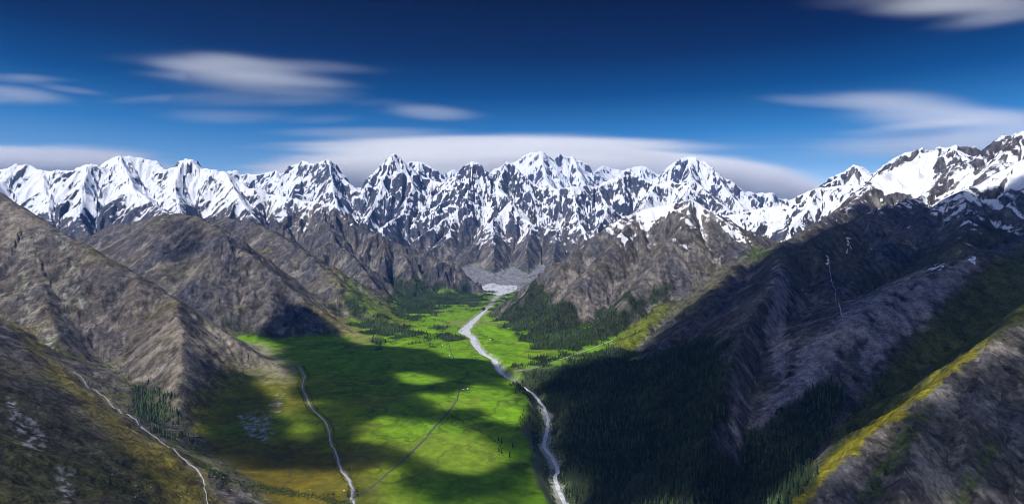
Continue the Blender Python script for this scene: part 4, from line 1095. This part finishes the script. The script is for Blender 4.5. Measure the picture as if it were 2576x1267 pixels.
# --- clouds in view
sky_cloud('broad grey-white streaked cloud standing high over the white domed peaks', [
  (590, 172, 520, 92, 17000, 4500, .00042, -2), (700, 215, 620, 96, 17000, 4500, .00048, -4), (590, 243, 460, 48, 17000, 3500, .00040, 3), (790, 246, 360, 52, 17000, 3500, .00038, 2), (560, 200, 560, 130, 17200, 5000, .00012, -3)], streaks=3)
sky_cloud('small white streaked cloud high over the brown rocky hill', [
  (40, 236, 380, 60, 18000, 4000, .0005, -4), (10, 252, 300, 34, 18000, 3000, .0003, 0), (20, 198, 280, 26, 18000, 3000, .0003, -3)], streaks=3)
sky_cloud('faint grey veil hanging below the broad streaked cloud', [(570, 292, 460, 56, 19000, 4000, .00022, 0), (800, 300, 300, 30, 19000, 3000, .0002, 2)])
sky_cloud('thin faint cloud streak over the twin dark-tipped peaks', [(1085, 284, 330, 60, 20000, 4000, .00032, -3)])
sky_cloud('long flat faint cloud band above the cloud cap', [(930, 335, 640, 44, 21000, 4000, .00035, 0), (1150, 352, 560, 30, 21000, 4000, .0002, -2)])
sky_cloud('wide soft white cloud above the ice-capped dark mountain', [
  (2270, 262, 520, 76, 20000, 5000, .0004, -4), (2400, 300, 760, 110, 20000, 6000, .00034, -3), (2480, 350, 640, 110, 21000, 6000, .00034, 3)], streaks=3)
sky_cloud('pale lower cloud sheet touching the black snow-streaked mountain', [(2330, 370, 900, 110, 34000, 6000, .00026, 0)])
sky_cloud('bright streaked cloud in the upper corner of the sky', [
  (2400, 8, 560, 66, 15000, 4000, .0005, 2), (2520, 36, 420, 70, 15000, 4000, .0004, 7), (2300, -10, 500, 50, 15000, 4000, .0003, 0)], streaks=3)
BANK = dict(g=-.3, scale=(2.2, .6, 3.4), amp=1.1, cut=.02)
sky_cloud('long white cloud cap lying behind the central snow peaks', [
  (1230, 432, 1150, 170, 40000, 9000, .0018, 0), (900, 446, 700, 110, 41000, 8000, .0014, 3), (1560, 420, 760, 120, 42000, 9000, .0014, -3), (1250, 368, 1150, 74, 40000, 7000, .0006, 0)], **BANK)
sky_cloud('white cloud stretching low behind the great snow dome', [(1800, 450, 620, 150, 43000, 9000, .0007, -6), (1950, 490, 700, 90, 44000, 9000, .0006, -2)], **BANK)
sky_cloud('pale cloud bank behind the white domed peaks', [(40, 405, 760, 110, 40000, 8000, .0006, 0), (250, 425, 500, 60, 41000, 8000, .0004, 0)], **BANK)
log('clouds')
# ---------------------------------------------------------------- light, sky, camera
def setup():
    w = bpy.data.worlds.new('World'); SC.world = w; w.use_nodes = True
    nt = w.node_tree; nt.nodes.clear(); n = N(nt)
    el = math.asin(SUN[2]); az = math.atan2(SUN[0], SUN[1])
    sky = n('ShaderNodeTexSky', sky_type='NISHITA', sun_disc=False, sun_elevation=el, sun_rotation=az, altitude=3200., air_density=1.0, dust_density=.3, ozone_density=3.0)
    tc = n('ShaderNodeTexCoord'); sp = n('ShaderNodeSeparateXYZ', {0: (tc, 'Generated')})
    rp = n('ShaderNodeValToRGB', {'Fac': (sp, 'Z')})
    e = rp.color_ramp.elements
    pts = SKY_RAMP
    e[0].position = pts[0][0]; e[0].color = (*pts[0][1], 1); e[1].position = pts[1][0]; e[1].color = (*pts[1][1], 1)
    for p_, c_ in pts[2:]:
        q = e.new(p_); q.color = (*c_, 1)
    mul = n('ShaderNodeMix', data_type='RGBA', blend_type='MULTIPLY'); mul.inputs[0].default_value = 1
    nt.links.new(sky.outputs[0], mul.inputs[6]); nt.links.new(rp.outputs[0], mul.inputs[7])
    bg = n('ShaderNodeBackground', {'Color': (mul, 2), 'Strength': SKY_STRENGTH})
    n('ShaderNodeOutputWorld', {'Surface': bg})
    L = bpy.data.lights.new('sun', 'SUN'); L.energy = SUN_STRENGTH; L.angle = math.radians(.5); L.color = (1, .95, .87)
    so = bpy.data.objects.new('sun', L); COL.objects.link(so)
    from mathutils import Vector
    so.rotation_euler = Vector(SUN).to_track_quat('Z', 'Y').to_euler(); so.location = (-3000, -2000, 9000)
    cd = bpy.data.cameras.new('camera'); co = bpy.data.objects.new('camera', cd); COL.objects.link(co)
    co.location = (0, 0, H); co.rotation_euler = (math.radians(90), 0, 0)
    cd.sensor_width = 36; cd.lens = 36*FL/2576; cd.shift_y = (V0-633.5)/2576
    cd.clip_start = 1; cd.clip_end = 200000
    SC.camera = co
    SC.view_settings.view_transform = 'Standard'; SC.view_settings.look = 'None'; SC.view_settings.gamma = 1; SC.view_settings.exposure = EXPOSURE
    SC.render.engine = 'CYCLES'; c = SC.cycles
    c.use_denoising = True; c.max_bounces = 14; c.diffuse_bounces = 2; c.volume_bounces = 12; c.transparent_max_bounces = 16
    c.sample_clamp_indirect = 4; c.filter_width = .8
SKY_RAMP = [(0., (1.7, 1.55, 1.45)), (.05, (1.25, 1.2, 1.15)), (.10, (.55, .70, .75)), (.16, (.12, .42, .6)), (.22, (.004, .16, .31)), (.28, (.0, .045, .13)), (.36, (.0, .002, .045)), (.5, (.02, .12, .38)), (1., (.3, .5, .8))]
SKY_STRENGTH = .12; SUN_STRENGTH = 3.9; EXPOSURE = 0.4
setup()
log('done')
